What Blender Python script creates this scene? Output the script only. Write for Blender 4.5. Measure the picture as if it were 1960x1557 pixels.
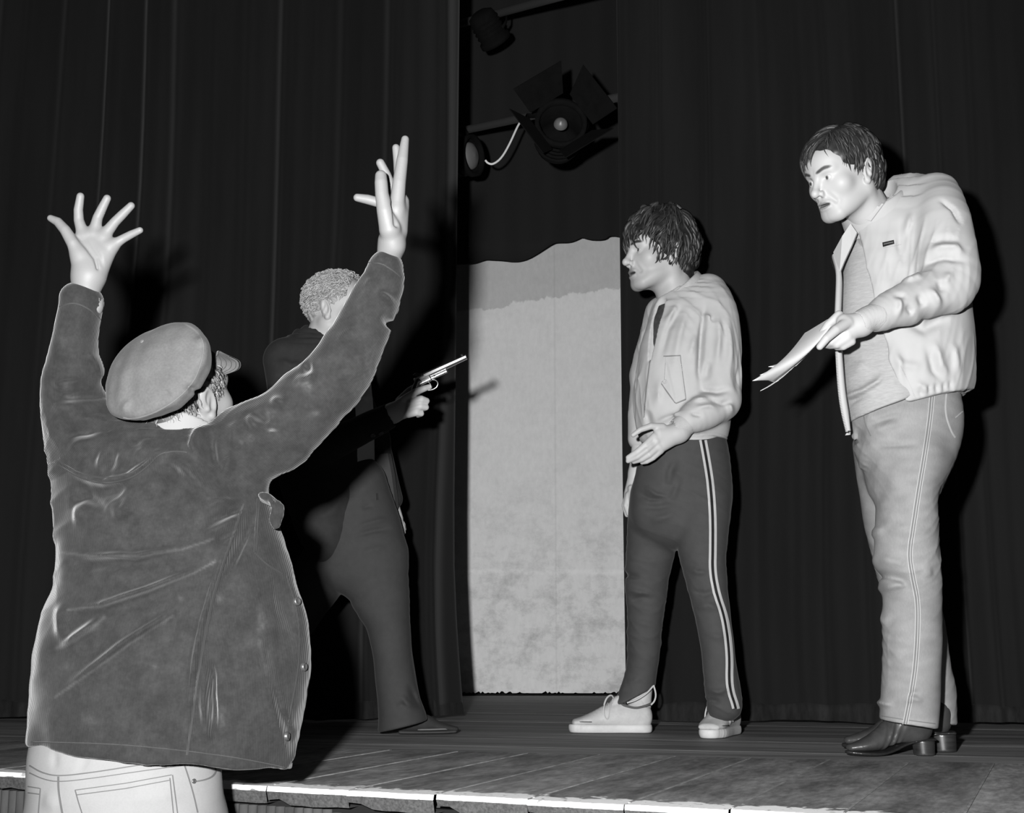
import bpy, bmesh, math, random
import numpy as np
from concurrent.futures import ThreadPoolExecutor
from mathutils import Vector, Matrix
from mathutils.bvhtree import BVHTree

for _o in list(bpy.data.objects):
    bpy.data.objects.remove(_o)
SC = bpy.context.scene
COL = SC.collection
POOL = ThreadPoolExecutor(4)

# ------------------------------------------------------------------ camera
IMG_W, IMG_H, FPX, CAM_H = 1960, 1557, 2600.0, 0.296
PITCH = math.atan((1230.0 - IMG_H / 2) / FPX)
cam_data = bpy.data.cameras.new('camera')
cam_data.sensor_fit = 'HORIZONTAL'
cam_data.sensor_width = 36.0
cam_data.lens = FPX / IMG_W * 36.0
cam_data.clip_start = 0.05
camera = bpy.data.objects.new('camera', cam_data)
camera.location = (0, 0, CAM_H)
camera.rotation_euler = (math.pi / 2 + PITCH, 0, 0)
COL.objects.link(camera)
SC.camera = camera

# ------------------------------------------------------------------ world, flash, exposure
world = bpy.data.worlds.new('dark_hall')
SC.world = world
world.use_nodes = True
world.node_tree.nodes['Background'].inputs[0].default_value = (1, 1, 1, 1)
world.node_tree.nodes['Background'].inputs[1].default_value = 0.011
SC.view_settings.view_transform = 'Standard'
SC.view_settings.look = 'None'
SC.view_settings.gamma = 1.0
SC.view_settings.use_curve_mapping = False
SC.view_settings.exposure = 0.0

# bracket flash gun: a little left of and above the lens, the only real light in the hall
flash_data = bpy.data.lights.new('flash_gun', 'SPOT')
flash_data.energy = 1330.0
flash_data.shadow_soft_size = 0.035
flash_data.spot_size = math.radians(140)
flash_data.spot_blend = 1.0
flash = bpy.data.objects.new('flash_gun', flash_data)
flash.location = (-0.205, 0.0, CAM_H + 0.175)
_aim = Vector((0.6, 5.0, 1.15)) - flash.location
flash.rotation_euler = _aim.to_track_quat('-Z', 'Y').to_euler()
COL.objects.link(flash)

# ------------------------------------------------------------------ projection helpers
_c, _s = math.cos(PITCH), math.sin(PITCH)
CAM = np.array([0.0, 0.0, CAM_H])

def ray(px, py):
    u = (px - IMG_W / 2) / FPX
    v = (IMG_H / 2 - py) / FPX
    return np.array([u, _c - v * _s, _s + v * _c])

SHIFT = [0.0]          # depth offset used while one figure is laid out
def P(px, py, Y):
    """world point seen at a pixel, at world depth Y"""
    r = ray(px, py)
    return CAM + r * ((Y + SHIFT[0]) / r[1])

def G(px, py, z=0.0):
    r = ray(px, py)
    return CAM + r * ((z - CAM_H) / r[2])

def proj(p):
    """world points (N,3) -> pixels (N,2)"""
    p = np.asarray(p, dtype=np.float64).reshape(-1, 3) - CAM
    d = p[:, 1] * _c + p[:, 2] * _s
    v = -p[:, 1] * _s + p[:, 2] * _c
    return np.stack([IMG_W / 2 + FPX * p[:, 0] / d, IMG_H / 2 - FPX * v / d], 1)

def unit(v):
    v = np.asarray(v, dtype=np.float64)
    return v / (np.linalg.norm(v) + 1e-12)

# ------------------------------------------------------------------ signed distance modelling
def smin(a, b, k):
    if k <= 0:
        return np.minimum(a, b)
    h = np.maximum(k - np.abs(a - b), 0) / k
    return np.minimum(a, b) - h * h * k * 0.25

def smax(a, b, k):
    return -smin(-a, -b, k)

class Shape:
    """a list of operations evaluated on points; every primitive is culled by its bounding box"""
    def __init__(self):
        self.ops = []
        self.lo = np.full(3, 1e9)
        self.hi = np.full(3, -1e9)

    def _grow(self, lo, hi):
        self.lo = np.minimum(self.lo, lo)
        self.hi = np.maximum(self.hi, hi)

    def add(self, prim, k=0.0):
        fn, lo, hi = prim
        self.ops.append(('u', fn, lo, hi, k))
        self._grow(lo, hi)
        return self

    def sub(self, prim, k=0.0):
        fn, lo, hi = prim
        self.ops.append(('s', fn, lo, hi, k))
        return self

    def cut(self, point, normal, k=0.0):
        """remove everything on the side the normal points to"""
        point, normal = np.asarray(point, np.float64), unit(normal)
        self.ops.append(('c', lambda p: (p - point) @ normal, None, None, k))
        return self

    def disp(self, fn, lo=None, hi=None):
        """fn(p) gives outward displacement"""
        self.ops.append(('d', fn, lo, hi, 0))
        return self

    def eval(self, p, nb=None, m_blk=0.0):
        """p (N,3); with nb the points come in blocks of 64 and culling is done per block"""
        d = np.full(len(p), 1.0)
        if nb:
            pb = p.reshape(nb, -1, 3); bc = (pb[:, 0] + pb[:, -1]) * 0.5; d = d.reshape(nb, -1)
        for op, fn, lo, hi, k in self.ops:
            if lo is not None:
                m = k + 0.035
                if nb:
                    m += m_blk
                    idx = np.nonzero((bc[:, 0] >= lo[0] - m) & (bc[:, 0] <= hi[0] + m) & (bc[:, 1] >= lo[1] - m) & (bc[:, 1] <= hi[1] + m) & (bc[:, 2] >= lo[2] - m) & (bc[:, 2] <= hi[2] + m))[0]
                    if len(idx) == 0: continue
                    q = pb[idx].reshape(-1, 3); val = fn(q).reshape(len(idx), -1)
                else:
                    idx = np.nonzero((p[:, 0] >= lo[0] - m) & (p[:, 0] <= hi[0] + m) & (p[:, 1] >= lo[1] - m) & (p[:, 1] <= hi[1] + m) & (p[:, 2] >= lo[2] - m) & (p[:, 2] <= hi[2] + m))[0]
                    if len(idx) == 0: continue
                    val = fn(p[idx])
                if op == 'u':
                    d[idx] = smin(d[idx], val, k)
                elif op == 's':
                    d[idx] = smax(d[idx], -val, k)
                elif op == 'd':
                    d[idx] -= val
            else:
                val = fn(p).reshape(d.shape)
                if op == 'c':
                    d = smax(d, val, k)
                elif op == 'd':
                    d = d - val
        return d.reshape(-1)

    def mesh(self, h, pad=0.02):
        B = 4
        lo = self.lo - pad
        n = np.ceil((self.hi + pad - lo) / (h * B)).astype(int) + 1
        H = h * B
        ax = [lo[i] + (np.arange(n[i]) * H) for i in range(3)]
        off = H * 0.5 - h * 0.5
        g = np.stack(np.meshgrid(ax[0] + off, ax[1] + off, ax[2] + off, indexing='ij'), -1).reshape(-1, 3)
        dc = np.concatenate(list(POOL.map(self.eval, np.array_split(g, 12)))).reshape(n)
        near = np.abs(dc) < H * 1.15 + 0.005
        full = np.repeat(np.repeat(np.repeat(np.where(dc < 0, -1.0, 1.0), B, 0), B, 1), B, 2)
        bi = np.argwhere(near)
        o = np.stack(np.meshgrid(*(np.arange(B),) * 3, indexing='ij'), -1).reshape(-1, 3)
        def work(b):
            ii = (b[:, None, :] * B + o[None]).reshape(-1, 3)
            return ii, self.eval(lo + ii * h, len(b), off)
        for ii, val in POOL.map(work, np.array_split(bi, max(4, len(bi) // 600))):
            full[ii[:, 0], ii[:, 1], ii[:, 2]] = val
        return surface_nets(full, lo, h)

def surface_nets(d, lo, h):
    s = d < 0
    X, Y, Z = d.shape
    cnt = np.zeros((X - 1, Y - 1, Z - 1), np.int8)
    for i in (0, 1):
        for j in (0, 1):
            for k in (0, 1):
                cnt += s[i:X - 1 + i, j:Y - 1 + j, k:Z - 1 + k]
    cells = np.argwhere((cnt > 0) & (cnt < 8))
    cid = np.full((X - 1, Y - 1, Z - 1), -1, np.int32)
    cid[cells[:, 0], cells[:, 1], cells[:, 2]] = np.arange(len(cells))
    acc = np.zeros((len(cells), 3))
    num = np.zeros(len(cells))
    cor = [(i, j, k) for i in (0, 1) for j in (0, 1) for k in (0, 1)]
    for a in cor:
        for ax in range(3):
            if a[ax]:
                continue
            b = list(a); b[ax] = 1
            da = d[cells[:, 0] + a[0], cells[:, 1] + a[1], cells[:, 2] + a[2]]
            db = d[cells[:, 0] + b[0], cells[:, 1] + b[1], cells[:, 2] + b[2]]
            x = (da < 0) != (db < 0)
            t = np.where(x, da / np.where(x, da - db, 1), 0)
            q = np.tile(np.array(a, float), (len(cells), 1))
            q[:, ax] += t
            acc += q * x[:, None]
            num += x
    v = lo + (cells + acc / num[:, None]) * h
    faces = []
    for ax in range(3):
        sl0 = [slice(None)] * 3; sl1 = [slice(None)] * 3
        sl0[ax] = slice(0, -1); sl1[ax] = slice(1, None)
        a0, a1 = s[tuple(sl0)], s[tuple(sl1)]
        e = np.argwhere(a0 != a1)
        u, w = [(1, 2), (2, 0), (0, 1)][ax]
        lim = np.array([X - 1, Y - 1, Z - 1])
        ok = (e[:, u] > 0) & (e[:, w] > 0) & (e[:, u] < lim[u]) & (e[:, w] < lim[w])
        e = e[ok]
        flip = a0[e[:, 0], e[:, 1], e[:, 2]]
        q = []
        for du, dw in ((-1, -1), (0, -1), (0, 0), (-1, 0)):
            c = e.copy(); c[:, u] += du; c[:, w] += dw
            q.append(cid[c[:, 0], c[:, 1], c[:, 2]])
        q = np.stack(q, 1)
        q[~flip] = q[~flip][:, ::-1]
        faces.append(q)
    return v, np.concatenate(faces)

def relax(v, f, n=1, w=0.5):
    """laplacian smoothing"""
    e = np.concatenate([f[:, [0, 1]], f[:, [1, 2]], f[:, [2, 3]], f[:, [3, 0]]])
    for _ in range(n):
        s = np.zeros_like(v); c = np.zeros(len(v))
        np.add.at(s, e[:, 0], v[e[:, 1]]); np.add.at(c, e[:, 0], 1)
        v = v * (1 - w) + w * s / np.maximum(c, 1)[:, None]
    return v

def join(*vf):
    vs, fs, n = [], [], 0
    for v, f in vf:
        vs.append(v); fs.append(f + n); n += len(v)
    return np.concatenate(vs), np.concatenate(fs)

# primitives: (function, lo, hi)
def ball(c, r):
    c = np.asarray(c, float)
    return (lambda p: np.linalg.norm(p - c, axis=1) - r, c - r, c + r)

def cone(a, b, ra, rb):
    a, b = np.asarray(a, float), np.asarray(b, float)
    ab = b - a; L = ab @ ab + 1e-12
    def fn(p):
        t = np.clip((p - a) @ ab / L, 0, 1)
        return np.linalg.norm(p - a - t[:, None] * ab, axis=1) - (ra + (rb - ra) * t)
    return fn, np.minimum(a - ra, b - rb), np.maximum(a + ra, b + rb)

def _ell(q, r):
    k0 = np.linalg.norm(q / r, axis=1)
    k1 = np.linalg.norm(q / (r * r), axis=1)
    return k0 * (k0 - 1) / np.maximum(k1, 1e-6)

def frame(axis, side):
    """rows: side, normal, axis"""
    a = unit(axis); s = np.asarray(side, float); s = unit(s - a * (s @ a)); n = np.cross(a, s)
    return np.stack([s, n, a])

def ellipsoid(c, r, R=None):
    c, r = np.asarray(c, float), np.asarray(r, float)
    m = r.max() if R is not None else r
    def fn(p):
        q = p - c
        if R is not None:
            q = q @ R.T
        return _ell(q, r)
    return fn, c - m, c + m

def rbox(c, half, R=None, rad=0.004):
    c, half = np.asarray(c, float), np.asarray(half, float)
    R_ = np.eye(3) if R is None else R
    ext = np.abs(R_.T) @ half
    def fn(p):
        q = np.abs((p - c) @ R_.T) - (half - rad)
        return np.linalg.norm(np.maximum(q, 0), axis=1) + np.minimum(q.max(1), 0) - rad
    return fn, c - ext, c + ext

def loft(st, flat0=False, flat1=False, side=None, k=0.0, sub=3):
    """stations (centre, half width, half depth[, side vector]); elliptical sections, width along side; smoothly splined"""
    C = np.array([np.concatenate([np.asarray(x[0], float), [x[1], x[2]], np.asarray(x[3] if side is None else side, float)]) for x in st])
    if sub > 1 and len(C) > 2:
        out = []
        E_ = np.concatenate([C[:1] * 2 - C[1:2], C, C[-1:] * 2 - C[-2:-1]])
        for i in range(len(C) - 1):
            p0, p1, p2, p3 = E_[i], E_[i + 1], E_[i + 2], E_[i + 3]
            for j in range(sub):
                t = j / sub
                out.append(0.5 * (2 * p1 + (p2 - p0) * t + (2 * p0 - 5 * p1 + 4 * p2 - p3) * t * t + (3 * p1 - p0 - 3 * p2 + p3) * t ** 3))
        out.append(C[-1]); C = np.array(out)
    segs = []
    for i in range(len(C) - 1):
        a, b = C[i, :3], C[i + 1, :3]
        R = frame(b - a, C[i, 5:] + C[i + 1, 5:])
        segs.append((a, b, R, C[i, 3], C[i, 4], C[i + 1, 3], C[i + 1, 4]))
    mx = np.maximum(C[:, 3], C[:, 4])[:, None]
    lo = (C[:, :3] - mx).min(0); hi = (C[:, :3] + mx).max(0)
    ns = len(segs)
    def fn(p):
        d = np.full(len(p), 1.0)
        for i, (a, b, R, wa, na, wb, nb) in enumerate(segs):
            ab = b - a; L = ab @ ab; sl = math.sqrt(L)
            t0 = (p - a) @ ab / L
            mg = max(1.0, 0.05 / sl)
            sel = np.ones(len(p), bool)
            if i > 0: sel &= t0 > -mg
            if i < ns - 1: sel &= t0 < 1 + mg
            ix = np.nonzero(sel)[0]
            if len(ix) == 0: continue
            t0 = t0[ix]; pp = p[ix]
            f0, f1 = flat0 and i == 0, flat1 and i == ns - 1
            t = np.clip(t0, 0, 1)
            q = (pp - a - t[:, None] * ab) @ R.T
            w = wa + (wb - wa) * t; n = na + (nb - na) * t
            if f0: q[:, 2] = np.where(t0 < 0, 0, q[:, 2])
            if f1: q[:, 2] = np.where(t0 > 1, 0, q[:, 2])
            m = np.minimum(w, n)
            x, y, z = q[:, 0] / w, q[:, 1] / n, q[:, 2] / m
            k0 = np.sqrt(x * x + y * y + z * z)
            k1 = np.sqrt((x / w) ** 2 + (y / n) ** 2 + (z / m) ** 2)
            di = k0 * (k0 - 1) / np.maximum(k1, 1e-6)
            if f0: di = smax(di, -t0 * sl, 0.006)
            if f1: di = smax(di, (t0 - 1) * sl, 0.006)
            d[ix] = np.minimum(d[ix], di)
        return d
    return fn, lo, hi

def lp(rows, flat0=False, flat1=False, k=0.0):
    """loft from outline pixels: rows (x1,y1,x2,y2,Y,half depth in m)"""
    st = []
    for x1, y1, x2, y2, Y, dn in rows:
        a, b = P(x1, y1, Y), P(x2, y2, Y)
        st.append(((a + b) / 2, np.linalg.norm(b - a) / 2, dn, b - a))
    return loft(st, flat0, flat1, None, k)

def lr(rows, **kw):
    """loft from horizontal spans: rows (xl,xr,y,Y,half depth)"""
    return lp([(a, y, b, y, Y, d) for a, b, y, Y, d in rows], **kw)

def chain(pts, radii):
    """tapered tube through points"""
    pts = [np.asarray(q, float) for q in pts]
    prims = [cone(pts[i], pts[i + 1], radii[i], radii[i + 1]) for i in range(len(pts) - 1)]
    lo = np.min([q[1] for q in prims], 0); hi = np.max([q[2] for q in prims], 0)
    def fn(p):
        d = prims[0][0](p)
        for q in prims[1:]:
            d = np.minimum(d, q[0](p))
        return d
    return fn, lo, hi

def waves(freq, seed, n=9, squash=(1, 1, 1)):
    r = np.random.default_rng(seed)
    k = r.normal(size=(n, 3)); k /= np.linalg.norm(k, axis=1)[:, None]
    k *= freq * r.uniform(0.6, 1.5, size=(n, 1)) * 2 * math.pi
    k = k * np.asarray(squash)
    ph = r.uniform(0, 6.28, n)
    def fn(p):
        return np.sin(p @ k.T + ph).mean(1) * 1.6
    return fn

def ridges(freq, along, seed, n=3):
    """fine creases running roughly along a direction"""
    r = np.random.default_rng(seed); al = unit(along)
    ks = []
    for _ in range(n):
        k = r.normal(size=3); k = unit(k - al * (k @ al) * 0.9) * freq * r.uniform(0.7, 1.4) * 2 * math.pi
        ks.append((k, r.uniform(0, 6.28), waves(freq * 0.45, int(r.integers(1e6)), 5)))
    m = waves(freq * 0.3, seed + 77, 5)
    def fn(p):
        out = np.zeros(len(p))
        for k, ph, w in ks:
            out += (1 - np.abs(np.sin(p @ k + ph + 1.3 * w(p)))) ** 2.2
        return (out / n - 0.25) * np.clip(0.55 + m(p), 0, 1.4)
    return fn

def seg_dist(q, a, b):
    ab = b - a; L = ab @ ab + 1e-9
    t = np.clip((q - a) @ ab / L, 0, 1)
    return np.linalg.norm(q - a - t[:, None] * ab, axis=1), t

def fold(shape, pts, Y, width, amp, ymax=None, ridge=0.0):
    """a cloth fold along a line on the near side of a garment; amp > 0 is a ridge, < 0 a valley"""
    W = np.array([P(x, y, Y) for x, y in pts])
    A = W[:, [0, 2]]
    m = width * 2.6
    Y = Y + SHIFT[0]; ymax = None if ymax is None else ymax + SHIFT[0]
    lo = np.array([A[:, 0].min() - m, Y - 1, A[:, 1].min() - m]) + 0.035
    hi = np.array([A[:, 0].max() + m, Y + 1, A[:, 1].max() + m]) - 0.035
    hi = np.maximum(hi, lo)
    L = np.concatenate([[0], np.cumsum(np.linalg.norm(np.diff(A, axis=0), axis=1))])
    ymx = Y + 0.12 if ymax is None else ymax
    def fn(p):
        q = p[:, [0, 2]]
        best = np.full(len(q), 1e9); s = np.zeros(len(q))
        for i in range(len(A) - 1):
            d, t = seg_dist(q, A[i], A[i + 1])
            u = d < best
            best = np.where(u, d, best); s = np.where(u, L[i] + t * (L[i + 1] - L[i]), s)
        e = np.clip(np.minimum(s, L[-1] - s) / (0.42 * L[-1]) + 0.03, 0, 1); e = e * e * (3 - 2 * e)
        g = np.clip((ymx - p[:, 1]) / 0.05, 0, 1)
        return amp * np.exp(-(best / width) ** 2) * e * g
    shape.disp(fn, lo, hi)

def folds(shape, Y, items, ymax=None, gain=1.0):
    for pts, width, amp in items:
        fold(shape, pts, Y, width, amp * gain, ymax)

# ------------------------------------------------------------------ objects
def tag(o, label=None, cat=None, group=None, kind=None):
    if label: o['label'] = label
    if cat: o['category'] = cat
    if group: o['group'] = group
    if kind: o['kind'] = kind
    return o

def mesh_obj(name, v, f, mat, parent=None, base=None, attrs=None, smooth=True, mats=None, midx=None):
    v = np.asarray(v, dtype=np.float64)
    if base is None:
        base = np.zeros(3)
        if parent is not None and 'base' in BASES.get(parent.name, {}):
            base = BASES[parent.name]['base']
    me = bpy.data.meshes.new(name)
    if isinstance(f, np.ndarray):
        m, k = f.shape
        me.vertices.add(len(v)); me.vertices.foreach_set('co', (v - base).astype(np.float32).ravel())
        me.loops.add(m * k); me.loops.foreach_set('vertex_index', f.astype(np.int32).ravel())
        me.polygons.add(m)
        me.polygons.foreach_set('loop_start', np.arange(0, m * k, k, dtype=np.int32))
        me.polygons.foreach_set('loop_total', np.full(m, k, dtype=np.int32))
        me.update(calc_edges=True); me.validate()
    else:
        me.from_pydata([tuple(q) for q in (v - base)], [], f)
        me.update()
    me.polygons.foreach_set('use_smooth', np.full(len(me.polygons), smooth, dtype=bool))
    for mm in (mats or [mat]):
        me.materials.append(mm)
    if midx is not None:
        me.polygons.foreach_set('material_index', np.asarray(midx, dtype=np.int32))
    for an, av in (attrs or {}).items():
        at = me.attributes.new(an, 'FLOAT', 'POINT')
        at.data.foreach_set('value', np.asarray(av, dtype=np.float32))
    o = bpy.data.objects.new(name, me)
    COL.objects.link(o)
    if parent is not None:
        o.parent = parent
        BASES[o.name] = {'base': base}
    return o

BASES = {}

def top_obj(name, v, f, mat, base, label, cat, group=None, **kw):
    """a top-level thing whose origin is at its base"""
    base = np.asarray(base, float)
    o = mesh_obj(name, v, f, mat, None, base, **kw)
    o.location = base
    BASES[o.name] = {'base': base}
    return tag(o, label, cat, group)

def top_empty(name, base, label, cat, group=None):
    o = bpy.data.objects.new(name, None)
    COL.objects.link(o)
    o.empty_display_size = 0.1
    o.location = base
    BASES[o.name] = {'base': np.asarray(base, float)}
    return tag(o, label, cat, group)

def box_vf(lo, hi):
    x0, y0, z0 = lo; x1, y1, z1 = hi
    v = np.array([(x0, y0, z0), (x1, y0, z0), (x1, y1, z0), (x0, y1, z0), (x0, y0, z1), (x1, y0, z1), (x1, y1, z1), (x0, y1, z1)], float)
    f = np.array([(0, 3, 2, 1), (4, 5, 6, 7), (0, 1, 5, 4), (1, 2, 6, 5), (2, 3, 7, 6), (3, 0, 4, 7)])
    return v, f

def tube_vf(pts, radii, n=6, flat=1.0, side=None, caps=True):
    """swept tube with quads; optional flattened section"""
    pts = np.asarray(pts, float)
    m = len(pts)
    radii = np.broadcast_to(np.asarray(radii, float), (m,))
    tan = np.gradient(pts, axis=0)
    tan /= np.linalg.norm(tan, axis=1)[:, None] + 1e-12
    s = np.array([0.31, 0.2, 0.93]) if side is None else np.asarray(side, float)
    v = np.zeros((m, n, 3))
    ang = np.arange(n) / n * 2 * math.pi
    for i in range(m):
        s = s - tan[i] * (s @ tan[i]); s = s / (np.linalg.norm(s) + 1e-9)
        t = np.cross(tan[i], s)
        v[i] = pts[i] + radii[i] * (np.cos(ang)[:, None] * s + flat * np.sin(ang)[:, None] * t)
    idx = np.arange(m * n).reshape(m, n)
    a = idx[:-1]; b = idx[1:]
    f = np.stack([a, np.roll(a, -1, 1), np.roll(b, -1, 1), b], -1).reshape(-1, 4)
    v = v.reshape(-1, 3)
    if caps:
        c0, c1 = len(v), len(v) + 1
        v = np.concatenate([v, pts[:1], pts[-1:]])
        fc = []
        for j in range(0, n, 2):
            fc.append((idx[0][j], c0, idx[0][(j + 2) % n], idx[0][(j + 1) % n]))
            fc.append((idx[-1][j], idx[-1][(j + 1) % n], idx[-1][(j + 2) % n], c1))
        f = np.concatenate([f, np.array(fc)])
    return v, f

def lathe_vf(profile, c, axis, n=16):
    """profile (r, h) spun about axis at c"""
    R = frame(axis, (0.3, 0.2, 0.9) if abs(unit(axis)[2]) < 0.8 else (1, 0, 0))
    m = len(profile)
    ang = np.arange(n) / n * 2 * math.pi
    v = np.zeros((m, n, 3))
    for i, (r, h) in enumerate(profile):
        v[i] = np.asarray(c) + R[2] * h + r * (np.cos(ang)[:, None] * R[0] + np.sin(ang)[:, None] * R[1])
    idx = np.arange(m * n).reshape(m, n)
    a, b = idx[:-1], idx[1:]
    f = np.stack([a, np.roll(a, -1, 1), np.roll(b, -1, 1), b], -1).reshape(-1, 4)
    return v.reshape(-1, 3), f

class Surf:
    """the near surface of a finished mesh, for laying seams, pockets and buttons on it"""
    def __init__(self, v, f):
        self.t = BVHTree.FromPolygons(v.tolist(), f.tolist())
    def hit(self, px, py):
        r = ray(px, py)
        loc, nor, i, d = self.t.ray_cast(Vector(CAM), Vector(r).normalized())
        if loc is None:
            return None, None
        nor = np.array(nor); loc = np.array(loc)
        if nor @ r > 0: nor = -nor
        return loc, nor

def resample(pts, step):
    pts = np.asarray(pts, float)
    L = np.concatenate([[0], np.cumsum(np.linalg.norm(np.diff(pts, axis=0), axis=1))])
    n = max(2, int(L[-1] / step) + 1)
    s = np.linspace(0, L[-1], n)
    return np.stack([np.interp(s, L, pts[:, i]) for i in range(pts.shape[1])], 1)

def smooth_line(pts, n=3):
    pts = np.asarray(pts, float)
    for _ in range(n):
        q = np.empty((2 * len(pts) - 2, pts.shape[1]))
        q[0::2] = 0.75 * pts[:-1] + 0.25 * pts[1:]
        q[1::2] = 0.25 * pts[:-1] + 0.75 * pts[1:]
        pts = np.concatenate([pts[:1], q, pts[-1:]])
    return pts

def ribbon(name, surf, pts, wpx, thick, mat, parent, step=4.0, lift=0.0, label=None, curve=True):
    pts = resample(smooth_line(pts) if curve else pts, step)
    tan = np.gradient(pts, axis=0); tan /= np.linalg.norm(tan, axis=1)[:, None] + 1e-9
    nor = np.stack([-tan[:, 1], tan[:, 0]], 1)
    ws = np.broadcast_to(np.asarray(wpx, float), (len(pts),)) if np.ndim(wpx) == 0 else np.interp(np.linspace(0, 1, len(pts)), np.linspace(0, 1, len(wpx)), wpx)
    rows = []
    for q, n_, w in zip(pts, nor, ws):
        row = []
        for s in (-0.5, 0.0, 0.5):
            l, m = surf.hit(*(q + n_ * w * s))
            if l is None: break
            row.append((l, m))
        if len(row) == 3: rows.append(row)
    if len(rows) < 2: return None
    v = []; f = []
    for row in rows:
        mn = unit(sum(r[1] for r in row))
        for l, m in row: v.append(l + mn * (thick + lift))
        v.append(row[2][0] - mn * 0.002); v.append(row[0][0] - mn * 0.002)
    for i in range(len(rows) - 1):
        a, b = i * 5, (i + 1) * 5
        for j in range(5):
            f.append((a + j, a + (j + 1) % 5, b + (j + 1) % 5, b + j))
    v = np.array(v); f = np.array(f)
    o = mesh_obj(name, v, f, mat, parent, smooth=False)
    if label: o['label'] = label
    return o

def patch(name, surf, quad, thick, mat, parent, nu=12, nv=12, label=None, puff=0.0, bulge=0.0):
    """a cloth piece lying on a garment; quad = 4 pixel corners in order"""
    q = np.asarray(quad, float)
    grid = np.zeros((nu + 1, nv + 1, 3)); nrm = np.zeros_like(grid)
    last = None
    for i in range(nu + 1):
        for j in range(nv + 1):
            u, w = i / nu, j / nv
            p = (q[0] * (1 - u) + q[1] * u) * (1 - w) + (q[3] * (1 - u) + q[2] * u) * w
            l, m = surf.hit(*p)
            if l is None:
                if last is None: continue
                l = P(p[0], p[1], last[0][1]); m = last[1]
            grid[i, j] = l; nrm[i, j] = m; last = (l, m)
    mn = unit(nrm.reshape(-1, 3).sum(0))
    ii, jj = np.meshgrid(np.linspace(0, 1, nu + 1), np.linspace(0, 1, nv + 1), indexing='ij')
    pf = (np.minimum(1, 6 * np.minimum.reduce([ii, 1 - ii, jj, 1 - jj]))) * puff
    top = grid + mn * (thick + pf[..., None])
    bot = grid - mn * 0.003
    n = (nu + 1) * (nv + 1)
    idx = np.arange(n).reshape(nu + 1, nv + 1)
    f = [(idx[i, j], idx[i + 1, j], idx[i + 1, j + 1], idx[i, j + 1]) for i in range(nu) for j in range(nv)]
    ring = [idx[i, 0] for i in range(nu)] + [idx[nu, j] for j in range(nv)] + [idx[i, nv] for i in range(nu, 0, -1)] + [idx[0, j] for j in range(nv, 0, -1)]
    for a, b in zip(ring, ring[1:] + ring[:1]):
        f.append((a, a + n, b + n, b))
    v = np.concatenate([top.reshape(-1, 3), bot.reshape(-1, 3)])
    o = mesh_obj(name, v, np.array(f), mat, parent, smooth=False)
    me = o.data
    bm = bmesh.new(); bm.from_mesh(me); bmesh.ops.recalc_face_normals(bm, faces=bm.faces); bm.to_mesh(me); bm.free()
    if label: o['label'] = label
    return o

def button(surf, px, py, r, mat, parent, name='button', label=None, dome=0.4, at=None):
    l, m = surf.hit(px, py) if at is None else at
    if l is None: return None
    prof = [(1e-4, 0.55 * r * dome), (0.45 * r, 0.5 * r * dome), (0.6 * r, 0.75 * r * dome), (0.85 * r, 0.75 * r * dome), (r, 0.35 * r * dome), (r, -0.002)]
    v, f = lathe_vf(prof[::-1], l + m * 0.001, m, 14)
    o = mesh_obj(name, v, f, mat, parent)
    if label: o['label'] = label
    return o
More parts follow.
